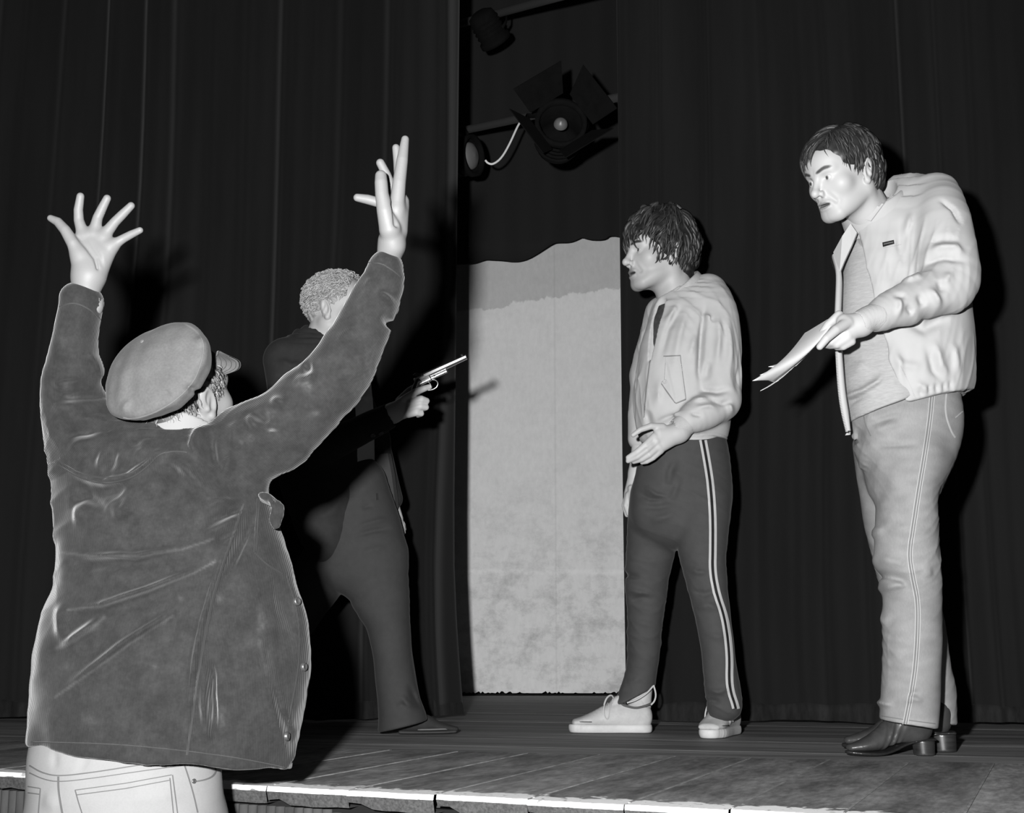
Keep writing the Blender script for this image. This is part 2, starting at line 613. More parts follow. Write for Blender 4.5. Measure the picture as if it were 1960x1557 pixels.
# ------------------------------------------------------------------ materials
def material(name, grey, rough=0.8, sheen=0.0, spec=0.3, metal=0.0, attr=None, noise=None, bump=None, wale=None, sheen_rough=0.35, alpha=None, coat=0.0):
    m = bpy.data.materials.new(name)
    m.use_nodes = True
    nt = m.node_tree; N = nt.nodes; L = nt.links
    b = N['Principled BSDF']
    b.inputs['Base Color'].default_value = (grey, grey, grey, 1)
    b.inputs['Roughness'].default_value = rough
    b.inputs['Metallic'].default_value = metal
    b.inputs['Specular IOR Level'].default_value = spec
    b.inputs['Sheen Weight'].default_value = sheen
    b.inputs['Sheen Roughness'].default_value = sheen_rough
    b.inputs['Coat Weight'].default_value = coat
    val = None
    def mul(x, y):
        n = N.new('ShaderNodeMath'); n.operation = 'MULTIPLY'
        for i, q in enumerate((x, y)):
            if isinstance(q, (int, float)): n.inputs[i].default_value = q
            else: L.new(q, n.inputs[i])
        return n.outputs[0]
    cur = grey
    if attr:
        a = N.new('ShaderNodeAttribute'); a.attribute_name = attr
        cur = mul(a.outputs['Fac'], cur)
    tc = N.new('ShaderNodeTexCoord')
    for nz in (noise or []):
        # (scale, low, high, stretch xyz)
        sc, lo, hi, st = nz
        mp = N.new('ShaderNodeMapping'); mp.inputs['Scale'].default_value = st
        L.new(tc.outputs['Object'], mp.inputs['Vector'])
        t = N.new('ShaderNodeTexNoise'); t.inputs['Scale'].default_value = sc; t.inputs['Detail'].default_value = 5.0
        t.inputs['Roughness'].default_value = 0.65
        L.new(mp.outputs[0], t.inputs['Vector'])
        r = N.new('ShaderNodeMapRange'); r.inputs['From Min'].default_value = 0.3; r.inputs['From Max'].default_value = 0.7
        r.inputs['To Min'].default_value = lo; r.inputs['To Max'].default_value = hi
        L.new(t.outputs['Fac'], r.inputs['Value'])
        cur = mul(r.outputs[0], cur)
    hgt = None
    if wale:
        # ([(attribute, mask attribute)], waves per metre, colour depth, bump): ribs of the cloth, following body and sleeves
        out = None
        for an, mk in wale[0]:
            a = N.new('ShaderNodeAttribute'); a.attribute_name = an
            s = N.new('ShaderNodeMath'); s.operation = 'SINE'
            L.new(mul(a.outputs['Fac'], wale[1] * 2 * math.pi), s.inputs[0])
            if out is None:
                out = s.outputs[0]
            else:
                mx = N.new('ShaderNodeMix'); mx.data_type = 'FLOAT'
                k = N.new('ShaderNodeAttribute'); k.attribute_name = mk
                L.new(k.outputs['Fac'], mx.inputs[0]); L.new(out, mx.inputs[2]); L.new(s.outputs[0], mx.inputs[3])
                out = mx.outputs[0]
        r = N.new('ShaderNodeMapRange'); r.inputs['From Min'].default_value = -1
        r.inputs['To Min'].default_value = 1 - wale[2]; r.inputs['To Max'].default_value = 1 + wale[2]
        L.new(out, r.inputs['Value'])
        cur = mul(r.outputs[0], cur)
        hgt = (out, wale[3])
    if not isinstance(cur, (int, float)):
        cb = N.new('ShaderNodeCombineColor')
        for i in range(3): L.new(cur, cb.inputs[i])
        L.new(cb.outputs[0], b.inputs['Base Color'])
    if bump:
        # (scale, strength, distance)
        t = N.new('ShaderNodeTexNoise'); t.inputs['Scale'].default_value = bump[0]; t.inputs['Detail'].default_value = 3
        mp = N.new('ShaderNodeMapping')
        if len(bump) > 3: mp.inputs['Scale'].default_value = bump[3]
        L.new(tc.outputs['Object'], mp.inputs['Vector']); L.new(mp.outputs[0], t.inputs['Vector'])
        bp = N.new('ShaderNodeBump'); bp.inputs['Strength'].default_value = bump[1]; bp.inputs['Distance'].default_value = bump[2]
        L.new(t.outputs['Fac'], bp.inputs['Height'])
        L.new(bp.outputs[0], b.inputs['Normal'])
    elif hgt:
        bp = N.new('ShaderNodeBump'); bp.inputs['Strength'].default_value = hgt[1]; bp.inputs['Distance'].default_value = 0.0006
        L.new(hgt[0], bp.inputs['Height']); L.new(bp.outputs[0], b.inputs['Normal'])
    if alpha is not None:
        b.inputs['Alpha'].default_value = alpha
    return m

ONE = (1, 1, 1)
M = {}
M['velvet'] = material('black_velvet', 0.0095, 0.95, sheen=0.085, spec=0.05, noise=[(3, 0.8, 1.25, (1, 1, 0.12))], sheen_rough=0.45)
M['velvet_hem'] = material('black_velvet_hem', 0.013, 0.95, sheen=0.08, spec=0.05, noise=[(22, 0.6, 1.6, (1, 1, 0.3))])
M['border_cloth'] = material('black_border_cloth', 0.02, 0.95, spec=0.05)
M['wall'] = material('black_wall', 0.012, 0.95, spec=0.05, noise=[(2, 0.8, 1.2, ONE)])
M['hall_floor'] = material('hall_floor_boards', 0.05, 0.6, noise=[(6, 0.7, 1.2, (1, 8, 1))])
M['iron'] = material('black_iron', 0.004, 0.9, spec=0.12, noise=[(20, 0.7, 1.3, ONE)])
M['pipe'] = material('grey_steel_pipe', 0.035, 0.7, spec=0.4)
M['lens'] = material('lamp_lens_glass', 0.13, 0.4, spec=0.6)
M['white_cord'] = material('white_cord', 0.75, 0.5)
M['steel'] = material('polished_steel', 0.75, 0.25, metal=1.0, noise=[(60, 0.75, 1.1, ONE)])
M['dark_steel'] = material('blued_steel', 0.08, 0.3, metal=0.6)
M['walnut'] = material('walnut_grip', 0.03, 0.35, spec=0.5)
M['paper'] = material('white_paper', 0.48, 0.9, spec=0.1, noise=[(14, 0.93, 1.05, ONE)])
# ------------------------------------------------------------------ the stage
E1, E2 = G(0, 1478), G(1530, 1557)
EDIR = unit(E2 - E1); EIN = np.array([-EDIR[1], EDIR[0], 0.0])        # along the edge (to the right), into the stage
S1, S2 = G(970, 1440), G(1960, 1462)
SDIR = unit(S2 - S1); SIN = np.array([-SDIR[1], SDIR[0], 0.0])
BDIR = unit(np.array([0.372, 0.928, 0.0]))                              # the apron boards run this way
UP = np.array([0, 0, 1.0])

def wood_mat(name, grey, along, stretch, paint=False, lo=0.55, hi=1.5):
    m = bpy.data.materials.new(name); m.use_nodes = True
    nt = m.node_tree; N = nt.nodes; L = nt.links; b = N['Principled BSDF']
    b.inputs['Roughness'].default_value = 0.62; b.inputs['Specular IOR Level'].default_value = 0.12
    tc = N.new('ShaderNodeTexCoord')
    mp = N.new('ShaderNodeMapping'); mp.vector_type = 'TEXTURE'
    mp.inputs['Rotation'].default_value = (0, 0, math.atan2(along[1], along[0]))
    mp.inputs['Scale'].default_value = (stretch, 1, 1)
    L.new(tc.outputs['Object'], mp.inputs['Vector'])
    def noise(scale, det, rough=0.6):
        t = N.new('ShaderNodeTexNoise'); t.inputs['Scale'].default_value = scale; t.inputs['Detail'].default_value = det
        t.inputs['Roughness'].default_value = rough; L.new(mp.outputs[0], t.inputs['Vector']); return t.outputs['Fac']
    def rng(x, a, c, lo, hi):
        r = N.new('ShaderNodeMapRange'); r.inputs[1].default_value = a; r.inputs[2].default_value = c
        r.inputs[3].default_value = lo; r.inputs[4].default_value = hi; L.new(x, r.inputs[0]); return r.outputs[0]
    def math_(op, x, y):
        n = N.new('ShaderNodeMath'); n.operation = op
        for i, q in enumerate((x, y)):
            if isinstance(q, (int, float)): n.inputs[i].default_value = q
            else: L.new(q, n.inputs[i])
        return n.outputs[0]
    a = rng(noise(9, 8, 0.7), 0.35, 0.65, lo, hi)
    c = rng(noise(60, 4), 0.3, 0.7, 0.7, 1.3)
    oi = N.new('ShaderNodeObjectInfo')
    r = rng(oi.outputs['Random'], 0, 1, 0.82, 1.18)
    col = math_('MULTIPLY', math_('MULTIPLY', a, c), math_('MULTIPLY', r, grey))
    # pale scuffs
    mp2 = N.new('ShaderNodeMapping'); mp2.inputs['Scale'].default_value = (1, 2.5, 1); L.new(tc.outputs['Object'], mp2.inputs['Vector'])
    t2 = N.new('ShaderNodeTexNoise'); t2.inputs['Scale'].default_value = 38; t2.inputs['Detail'].default_value = 2; L.new(mp2.outputs[0], t2.inputs['Vector'])
    sc = rng(t2.outputs['Fac'], 0.72, 0.76, 0.0, 0.5)
    mx = N.new('ShaderNodeMix'); mx.data_type = 'FLOAT'
    L.new(sc, mx.inputs[0]); L.new(col, mx.inputs[2]); mx.inputs[3].default_value = 0.35
    col = mx.outputs[0]
    if paint:
        at = N.new('ShaderNodeAttribute'); at.attribute_name = 'edge'
        t3 = N.new('ShaderNodeTexNoise'); t3.inputs['Scale'].default_value = 26; t3.inputs['Detail'].default_value = 6; L.new(tc.outputs['Object'], t3.inputs['Vector'])
        nn = rng(t3.outputs['Fac'], 0.3, 0.7, -0.022, 0.022)
        k = rng(math_('ADD', at.outputs['Fac'], nn), 0.036, 0.044, 1.0, 0.0)
        # chipped flakes in the paint
        t4 = N.new('ShaderNodeTexNoise'); t4.inputs['Scale'].default_value = 45; t4.inputs['Detail'].default_value = 4; L.new(tc.outputs['Object'], t4.inputs['Vector'])
        k = math_('MULTIPLY', k, rng(t4.outputs['Fac'], 0.33, 0.38, 0.12, 1.0))
        # thin worn line between the apron boards
        mx2 = N.new('ShaderNodeMix'); mx2.data_type = 'FLOAT'
        L.new(k, mx2.inputs[0]); L.new(col, mx2.inputs[2]); mx2.inputs[3].default_value = 0.8
        col = mx2.outputs[0]
    cb = N.new('ShaderNodeCombineColor')
    for i in range(3): L.new(col, cb.inputs[i])
    L.new(cb.outputs[0], b.inputs['Base Color'])
    bp = N.new('ShaderNodeBump'); bp.inputs['Strength'].default_value = 0.25; bp.inputs['Distance'].default_value = 0.002
    L.new(a, bp.inputs['Height']); L.new(bp.outputs[0], b.inputs['Normal'])
    return m

M['rear_boards'] = wood_mat('stage_boards_rear', 0.19, SDIR, 14.0)
M['apron_boards'] = wood_mat('stage_boards_apron', 0.19, BDIR, 3.0, paint=True, lo=0.5, hi=1.5)
M['end_grain'] = material('board_end_grain', 0.045, 0.9, noise=[(160, 0.5, 1.6, ONE)])
M['worn_seam'] = material('worn_board_edge', 0.24, 0.9, noise=[(18, 0.4, 1.3, ONE)])
M['flute'] = material('fluted_board', 0.05, 0.85, noise=[(14, 0.55, 1.5, (1, 1, 0.25))])

# sub-floor slab that carries the boards
def line_x(p, d, q, e):
    """intersection of two ground lines"""
    A = np.array([[d[0], -e[0]], [d[1], -e[1]]])
    t = np.linalg.solve(A, (q - p)[:2])
    return p + d * t[0]

fl = E1 - EDIR * 2.2 + EIN * 0.06; fr = E1 + EDIR * 5.0 + EIN * 0.06
slab = [fl, fr, np.array([6.0, 9.0, 0]), np.array([-6.0, 9.0, 0])]
v = np.array([[q[0], q[1], -0.034] for q in slab] + [[q[0], q[1], -0.06] for q in slab])
floor = mesh_obj('floor', v, [(0, 1, 2, 3), (7, 6, 5, 4), (0, 4, 5, 1), (1, 5, 6, 2), (2, 6, 7, 3), (3, 7, 4, 0)], M['rear_boards'], smooth=False)
tag(floor, 'worn dark boarded stage floor with white chipped front edge', kind='structure')

def prism(quad, z0, z1):
    """quad of ground points, slightly bevelled top"""
    c = np.mean(quad, 0)
    v = []
    for z, ins in ((z0, 0.0), (z1 - 0.0015, 0.0), (z1, 0.0)):
        for q in quad:
            d = unit(c - q)
            v.append([q[0] + d[0] * ins, q[1] + d[1] * ins, z])
    f = [(3, 2, 1, 0), (8, 9, 10, 11)]
    for a in (0, 4):
        for j in range(4):
            f.append((a + j, a + (j + 1) % 4, a + 4 + (j + 1) % 4, a + 4 + j))
    return np.array(v), f

# long boards behind the apron, laid along the seam
rs = random.Random(3)
gap = 0.0006
for i in range(24):
    o0 = 0.004 + i * 0.2
    a = S1 - SDIR * 6.5 + SIN * (o0 + gap); b = S1 + SDIR * 6.0 + SIN * (o0 + gap)
    c = S1 + SDIR * 6.0 + SIN * (o0 + 0.2); d = S1 - SDIR * 6.5 + SIN * (o0 + 0.2)
    v, f = prism([a, b, c, d], -0.034, rs.uniform(-0.0020, -0.0016))
    mesh_obj('plank', v, f, M['rear_boards'], floor, smooth=False)

# short apron boards running out to the ragged front edge
T0 = line_x(E1, EDIR, P(1847, 1557, 2.5) * 0 + G(1847, 1557), BDIR)     # one joint seen in the photograph
t_ref = (T0 - E1) @ EDIR
step = 0.1985
bounds = [t_ref + step * k for k in range(-19, 8)]
for i in range(len(bounds) - 1):
    t0, t1 = bounds[i], bounds[i + 1]
    w = t1 - t0
    lo0, hi0 = E1 + EDIR * t0, E1 + EDIR * t1
    rag = 0.006 * rs.uniform(-1, 1)
    nseg = 7
    zt = rs.uniform(-0.0012, 0.0)
    prof = []                                                          # front outline from left to right: top ragged line
    g = 0.0012
    notch = rs.choice([0.16, 0.2, 0.26]); depth = rs.uniform(0.009, 0.014)
    fr_t = []
    for j in range(nseg + 1):
        s = g / w + (1 - 2 * g / w) * j / nseg
        p = lo0 + EDIR * (w * s) + EIN * (rag + rs.uniform(-0.003, 0.003))
        th = 0.036 + rs.uniform(-0.002, 0.002)
        if s < notch: th -= depth
        fr_t.append((p, th))
    ends = [line_x(q, BDIR, S1, SDIR) for q in (fr_t[0][0], fr_t[-1][0])]
    v, f, edge = [], [], []
    n = nseg + 1
    for p, th in fr_t: v.append((p[0], p[1], zt)); edge.append(0.0)                       # 0..n-1 front top
    for p, th in fr_t:
        q = p - EIN * 0.003; v.append((q[0], q[1], zt - 0.010)); edge.append(0.036)       # n.. lip
    for p, th in fr_t:
        q = p + EIN * 0.004; v.append((q[0], q[1], zt - th)); edge.append(0.16)           # 2n.. bottom
    for j, (p, th) in enumerate(fr_t):
        s = j / nseg; q = ends[0] * (1 - s) + ends[1] * s
        v.append((q[0], q[1], zt)); edge.append(0.6)                                      # 3n.. back top
    for j, (p, th) in enumerate(fr_t):
        q = p + EIN * 0.3; v.append((q[0], q[1], zt - th)); edge.append(0.6)              # 4n.. underside
    for j in range(nseg):
        f += [(j, 3 * n + j, 3 * n + j + 1, j + 1)[::-1], (n + j, n + j + 1, j + 1, j), (2 * n + j, 2 * n + j + 1, n + j + 1, n + j), (4 * n + j, 4 * n + j + 1, 2 * n + j + 1, 2 * n + j)]
    mid = [0, 0, 1, 1] * nseg
    o = mesh_obj('plank', v, f, None, floor, attrs={'edge': edge}, smooth=False, mats=[M['apron_boards'], M['end_grain']], midx=mid)
    # worn pale joint beside the board
    if -0.2 < t1 < 2.4:
        a = fr_t[-1][0] + EIN * 0.03; b = line_x(a, BDIR, S1, SDIR) - BDIR * 0.02
        wd = EDIR * 0.0025
        mesh_obj('worn_joint', [(q[0], q[1], z) for z in (-0.02, 0.0006) for q in (a - wd, a + wd, b + wd * 0.8, b - wd * 0.8)],
                 [(0, 1, 2, 3), (7, 6, 5, 4), (0, 4, 5, 1), (1, 5, 6, 2), (2, 6, 7, 3), (3, 7, 4, 0)], M['worn_seam'], floor, smooth=False)

# fluted board closing the front of the stage
wf = E1 - EDIR * 2.2 + EIN * 0.045
ln = 6.0
v = []
for z in (-0.85, -0.034):
    for a, b in ((0, 0), (ln, 0), (ln, 0.02), (0, 0.02)):
        q = wf + EDIR * a + EIN * b
        v.append((q[0], q[1], z))
wall_front = mesh_obj('wall_front', v, [(0, 1, 5, 4), (1, 2, 6, 5), (2, 3, 7, 6), (3, 0, 4, 7), (4, 5, 6, 7), (3, 2, 1, 0)], M['wall'], smooth=False)
tag(wall_front, 'fluted grey board closing the front of the stage', kind='structure')
fl_me = None
for i in range(150):
    t = 1.0 + i * 0.0232
    prof = [(-0.0112, 0.0), (-0.0095, 0.0065), (-0.004, 0.0098), (0.004, 0.0092), (0.0095, 0.0055), (0.0112, 0.0)]
    top = -0.046 - (0.006 if (i // 9) % 3 == 1 else 0.0)
    v = []
    for z in (-0.85, top):
        for a, b in prof:
            q = wf + EDIR * (t + a) - EIN * (b + 0.004)
            v.append((q[0], q[1], z))
    n = len(prof)
    f = [(j, j + 1, n + j + 1, n + j) for j in range(n - 1)] + [tuple(range(n, 2 * n))]
    mesh_obj('slat', v, f, M['flute'], wall_front, smooth=True)

hall = mesh_obj('floor_hall', *box_vf((-7, -3, -0.90), (7, 3.4, -0.85)), M['hall_floor'], smooth=False)
tag(hall, 'floor of the hall below the stage', kind='structure')
wall_back = mesh_obj('wall_back', *box_vf((-7, 8.9, -0.06), (7, 9.05, 6.0)), M['wall'], smooth=False)
tag(wall_back, 'black back wall of the stage', kind='structure')

# ------------------------------------------------------------------ curtains
def curtain(name, x0, x1, Yfun, seed, label, z1=4.2, amp=0.05, edge=None, hem_z=0.012):
    """pleated velvet: a folded sheet with thickness and a hem band"""
    r = np.random.default_rng(seed)
    n = int((x1 - x0) / 0.008)
    x = np.linspace(x0, x1, n)
    cs = []
    q = x0
    while q < x1 + 0.3:
        cs.append((q, r.uniform(0.018, 0.05), r.uniform(0.5, 1.25)))
        q += r.uniform(0.075, 0.19)
    zs = np.concatenate([[hem_z], np.linspace(0.05, 0.4, 6), np.linspace(0.6, z1, 15)])
    vv = np.zeros((len(zs), n, 3))
    for iz, z in enumerate(zs):
        sway = 0.018 * math.sin(z * 0.9 + seed) + 0.008 * math.sin(z * 2.3 + seed * 2)
        off = np.zeros(n)
        for c, w, a in cs:
            cc = c + sway * (1 + 0.6 * math.sin(c * 7)) + 0.012 * math.sin(z * 1.3 + c * 5)
            ww = w * (1 + 0.15 * math.sin(z + c * 3))
            off -= a * amp * np.exp(-((x - cc) / ww) ** 2)
        xx = x.copy(); yy = Yfun(x) + off
        if edge is not None:
            xx, yy = edge(x, yy, z, xx)
        zz = np.full(n, z)
        if iz == 0:
            zz = zz + 0.006 * np.sin(x * 9 + seed)
        vv[iz] = np.stack([xx, yy, zz], 1)
    nz = len(zs)
    front = vv.reshape(-1, 3); back = front + np.array([0, 0.012, 0])
    idx = np.arange(nz * n).reshape(nz, n)
    f1 = np.stack([idx[:-1, :-1], idx[:-1, 1:], idx[1:, 1:], idx[1:, :-1]], -1).reshape(-1, 4)
    f2 = f1[:, ::-1] + nz * n
    N_ = nz * n
    fe = []
    for j in range(n - 1):
        fe += [(idx[0, j + 1], idx[0, j], idx[0, j] + N_, idx[0, j + 1] + N_)]
    for i in range(nz - 1):
        fe += [(idx[i, 0], idx[i + 1, 0], idx[i + 1, 0] + N_, idx[i, 0] + N_), (idx[i + 1, -1], idx[i, -1], idx[i, -1] + N_, idx[i + 1, -1] + N_)]
    o = top_obj(name, np.concatenate([front, back]), np.concatenate([f1, f2, np.array(fe)]), M['velvet'], (float(x.mean()), float(Yfun(x).mean()), 0), label, 'curtain')
    # hem band
    hb = vv[:3].copy()
    hb[2, :, 2] = 0.075 + 0.004 * np.sin(x * 31)
    t = 0.08 / 0.12
    hb = hb + np.array([0, -0.004, 0])
    v = np.concatenate([hb.reshape(-1, 3), hb.reshape(-1, 3) + np.array([0, 0.003, 0])])
    k = np.arange(3 * n).reshape(3, n)
    f = np.stack([k[:-1, :-1], k[:-1, 1:], k[1:, 1:], k[1:, :-1]], -1).reshape(-1, 4)
    tp = np.stack([k[2, :-1], k[2, 1:], k[2, 1:] + 3 * n, k[2, :-1] + 3 * n], -1)
    mesh_obj('hem', v, np.concatenate([f, f[:, ::-1] + 3 * n, tp]), M['velvet_hem'], o)
    return o

XL = P(872, 700, 5.35)[0]
def left_edge(x, yy, z, xx):
    flare = 0.05 * max(0.0, 1 - z / 0.75) ** 1.6
    k = np.clip((x - (XL - 0.35)) / 0.35, 0, 1)
    return xx + flare * k + 0.0035 * z * k, yy + 0.30 * np.clip((x - (XL - 0.22)) / 0.22, 0, 1) ** 1.5
curtain('stage_curtain', -4.6, XL - 0.012, lambda x: 5.27 - 0.10 * (x + 0.5) * 0.6, 5, 'black velvet curtain behind the man with the pistol, left of the pale backdrop', edge=left_edge)

XR = P(1193, 700, 5.15)[0]
curtain('stage_curtain', XR, 4.6, lambda x: 5.19 - 0.19 * (x - 0.5) + 0.06 * np.exp(-((x - XR) / 0.06) ** 2), 11, 'black velvet curtain behind the two men in pale jackets, right of the backdrop')

# ------------------------------------------------------------------ backdrop and border
def backdrop_mat():
    m = bpy.data.materials.new('painted_backdrop'); m.use_nodes = True
    nt = m.node_tree; N = nt.nodes; L = nt.links; b = N['Principled BSDF']
    b.inputs['Roughness'].default_value = 0.95; b.inputs['Specular IOR Level'].default_value = 0.05
    tc = N.new('ShaderNodeTexCoord')
    sx = N.new('ShaderNodeSeparateXYZ'); L.new(tc.outputs['Object'], sx.inputs[0])
    def noise(scale, st, det=6, rough=0.65):
        mp = N.new('ShaderNodeMapping'); mp.inputs['Scale'].default_value = st; L.new(tc.outputs['Object'], mp.inputs['Vector'])
        t = N.new('ShaderNodeTexNoise'); t.inputs['Scale'].default_value = scale; t.inputs['Detail'].default_value = det
        t.inputs['Roughness'].default_value = rough; L.new(mp.outputs[0], t.inputs['Vector']); return t.outputs['Fac']
    def rng(x, a, c, lo, hi):
        r = N.new('ShaderNodeMapRange'); r.inputs[1].default_value = a; r.inputs[2].default_value = c
        r.inputs[3].default_value = lo; r.inputs[4].default_value = hi; L.new(x, r.inputs[0]); return r.outputs[0]
    def op(o, x, y):
        n = N.new('ShaderNodeMath'); n.operation = o
        for i, q in enumerate((x, y)):
            if isinstance(q, (int, float)): n.inputs[i].default_value = q
            else: L.new(q, n.inputs[i])
        return n.outputs[0]
    zz, xx = sx.outputs['Z'], sx.outputs['X']
    # darker strip of paint along the top with a ragged brushed edge
    zl = op('SUBTRACT', zz, op('MULTIPLY', xx, 0.165))
    zl = op('ADD', zl, rng(noise(7, (1, 1, 0.6), 4), 0.3, 0.7, -0.035, 0.035))
    band = rng(zl, 2.315, 2.327, 1.0, 0.72)
    # cloudy stains low down
    lowmask = rng(zz, 0.5, 1.35, 1.0, 0.15)
    st = rng(noise(5.0, (1, 1, 1.3), 9, 0.75), 0.47, 0.64, 0.0, 0.34)
    stain = op('SUBTRACT', 1.0, op('MULTIPLY', st, lowmask))
    fine = rng(noise(40, (1, 1, 0.5), 3), 0.3, 0.7, 0.95, 1.05)
    strip = rng(zz, 0.672, 0.69, 0.0, 1.0)
    strip2 = rng(zz, 0.70, 0.715, 1.0, 0.0)
    seam = op('ADD', 1.0, op('MULTIPLY', op('MULTIPLY', strip, strip2), 0.08))
    ax = op('ABSOLUTE', op('ADD', xx, 0.0), 0.0)
    vs = rng(ax, 0.003, 0.007, 0.92, 1.0)
    col = op('MULTIPLY', op('MULTIPLY', band, stain), op('MULTIPLY', fine, op('MULTIPLY', seam, vs)))
    col = op('MULTIPLY', col, 0.77)
    cb = N.new('ShaderNodeCombineColor')
    for i in range(3): L.new(col, cb.inputs[i])
    L.new(cb.outputs[0], b.inputs['Base Color'])
    return m
M['backdrop'] = backdrop_mat()
YB = 7.85
bx0, bx1 = P(780, 900, YB)[0], P(1330, 900, YB)[0]
n = 160
xs = np.linspace(bx0, bx1, n)
rr = np.random.default_rng(2)
zb = 0.012 + 0.012 * rr.random(n) * (rr.random(n) > 0.45)
zt = 3.2
cx = P(1063, 900, YB)[0]
fr = []
for y in (YB, YB + 0.012):
    fr.append(np.stack([xs, np.full(n, y), zb], 1)); fr.append(np.stack([xs, np.full(n, y), np.full(n, zt)], 1))
v = np.concatenate(fr)
f = []
for j in range(n - 1):
    f += [(j, j + 1, n + j + 1, n + j), (2 * n + j + 1, 2 * n + j, 3 * n + j, 3 * n + j + 1), (j + 1, j, 2 * n + j, 2 * n + j + 1)]
f += [(0, n, 3 * n, 2 * n), (n - 1, 3 * n - 1, 4 * n - 1, 2 * n - 1)]
backdrop = top_obj('backdrop', v, f, M['backdrop'], (cx, YB, 0), 'pale painted canvas backdrop standing between the two black curtains', 'backdrop', smooth=False)

hemline = smooth_line([(800, 520), (850, 512), (905, 503), (930, 496), (938, 498), (955, 500), (985, 501), (1012, 494), (1038, 481), (1060, 467), (1067, 465), (1092, 462), (1108, 456), (1114, 453), (1122, 457), (1135, 461), (1152, 461), (1162, 457), (1166, 452), (1180, 450), (1200, 455), (1230, 447), (1300, 440)], 1)
hemline = resample(hemline, 4)
YV = 7.6
front = []
for x, y in hemline:
    q = P(x, y, YV)
    q = q + np.array([0, 0.02 * math.sin(q[0] * 22), 0])
    front.append(q)
front = np.array(front)
rows = [front]
for z in (2.6, 3.0, 3.6, 4.4):
    rr_ = front.copy(); rr_[:, 2] = np.maximum(front[:, 2] + 0.01, z); rows.append(rr_)
rows = np.array(rows)
nz, n = rows.shape[:2]
idx = np.arange(nz * n).reshape(nz, n)
f1 = np.stack([idx[:-1, :-1], idx[:-1, 1:], idx[1:, 1:], idx[1:, :-1]], -1).reshape(-1, 4)
v = np.concatenate([rows.reshape(-1, 3), rows.reshape(-1, 3) + np.array([0, 0.008, 0])])
fe = np.stack([idx[0, 1:], idx[0, :-1], idx[0, :-1] + nz * n, idx[0, 1:] + nz * n], -1)
border = top_obj('border_drape', v, np.concatenate([f1, f1[:, ::-1] + nz * n, fe]), M['border_cloth'], (cx, YV, 2.3), 'black border drape with scalloped hem hanging across the top of the backdrop', 'drape')

# ------------------------------------------------------------------ lighting bars and lanterns
def pipe(name, a, b, r, label):
    d = b - a
    v, f = tube_vf(np.array([a - d * 0.6, a, b, b + d * 0.8]), r, 12)
    return top_obj(name, v, f, M['pipe'], a, label, 'pipe')
bar1 = pipe('lighting_bar', P(905, 246, 6.7), P(1185, 186, 5.9), 0.021, 'grey steel lighting bar carrying the lantern above the backdrop')
bar2 = pipe('lighting_bar', P(893, 42, 6.9), P(1040, 2, 6.3), 0.022, 'upper grey steel lighting bar at the top edge of the picture')

def lantern(c, d, s, label, lens_r=0.07, doors=True, hang=None):
    d = unit(d); R = frame(d, (0, 0, 1))          # R[0] roughly up, R[1] sideways, R[2] along the beam
    root = top_empty('stage_lantern', c, label, 'stage light')
    prof = [(0.0005, -0.15), (0.05, -0.15), (0.085, -0.13), (0.09, -0.1), (0.09, 0.04), (0.105, 0.045), (0.105, 0.075), (0.088, 0.075), (0.086, 0.05)]
    v, f = lathe_vf([(r * s, h * s) for r, h in prof], c, d, 24)
    mesh_obj('body', v, f, M['iron'], root)
    for k in range(4):                             # cooling fins
        v, f = lathe_vf([(0.09 * s, (-0.09 + 0.03 * k) * s), (0.098 * s, (-0.088 + 0.03 * k) * s), (0.098 * s, (-0.082 + 0.03 * k) * s), (0.09 * s, (-0.08 + 0.03 * k) * s)], c, d, 24)
        mesh_obj('cooling_fin', v, f, M['iron'], root)
    v, f = lathe_vf([(lens_r * s, 0.052 * s), (lens_r * 0.9 * s, 0.064 * s), (lens_r * 0.55 * s, 0.075 * s), (0.0005, 0.08 * s)], c, d, 24)
    mesh_obj('lens', v, f, M['lens'], root)
    if doors:
        for k in range(4):
            a = k * math.pi / 2 + 0.6
            u = math.cos(a) * R[0] + math.sin(a) * R[1]; w = -math.sin(a) * R[0] + math.cos(a) * R[1]
            e = np.asarray(c) + d * 0.075 * s + u * 0.10 * s
            o_ = unit(d + u * 0.75)
            nn = np.cross(o_, w)
            q = [e - w * 0.08 * s, e + w * 0.08 * s, e + w * 0.115 * s + o_ * 0.13 * s, e - w * 0.115 * s + o_ * 0.13 * s]
            v = np.array([x + nn * t for t in (-0.002, 0.002) for x in q])
            mesh_obj('barn_door', v, [(0, 1, 2, 3), (7, 6, 5, 4), (0, 4, 5, 1), (1, 5, 6, 2), (2, 6, 7, 3), (3, 7, 4, 0)], M['iron'], root, smooth=False)
    hang = np.asarray(hang, float)
    sd = R[1]
    pts = [np.asarray(c) + sd * 0.10 * s, np.asarray(c) + sd * 0.125 * s + (hang - c) * 0.3, np.asarray(c) + sd * 0.12 * s + (hang - c) * 0.75, hang - (hang - np.asarray(c)) * 0.2,
           np.asarray(c) - sd * 0.12 * s + (hang - c) * 0.75, np.asarray(c) - sd * 0.125 * s + (hang - c) * 0.3, np.asarray(c) - sd * 0.10 * s]
    v, f = tube_vf(np.array(pts), 0.012 * s, 6, 0.4)
    mesh_obj('yoke', v, f, M['iron'], root)
    v, f = tube_vf(np.array([hang - (hang - c) * 0.22, hang + (hang - c) * 0.08]), 0.026 * s, 8)
    mesh_obj('hook_clamp', v, f, M['iron'], root)
    return root
c1 = P(1071, 250, 6.0)
lantern(c1, (0.05, -1.0, 0.12), 1.15, 'black stage lantern with barn doors and small bright lens on the lower bar', lens_r=0.028, hang=P(1060, 213, 6.26))
c2 = P(884, 301, 6.5)
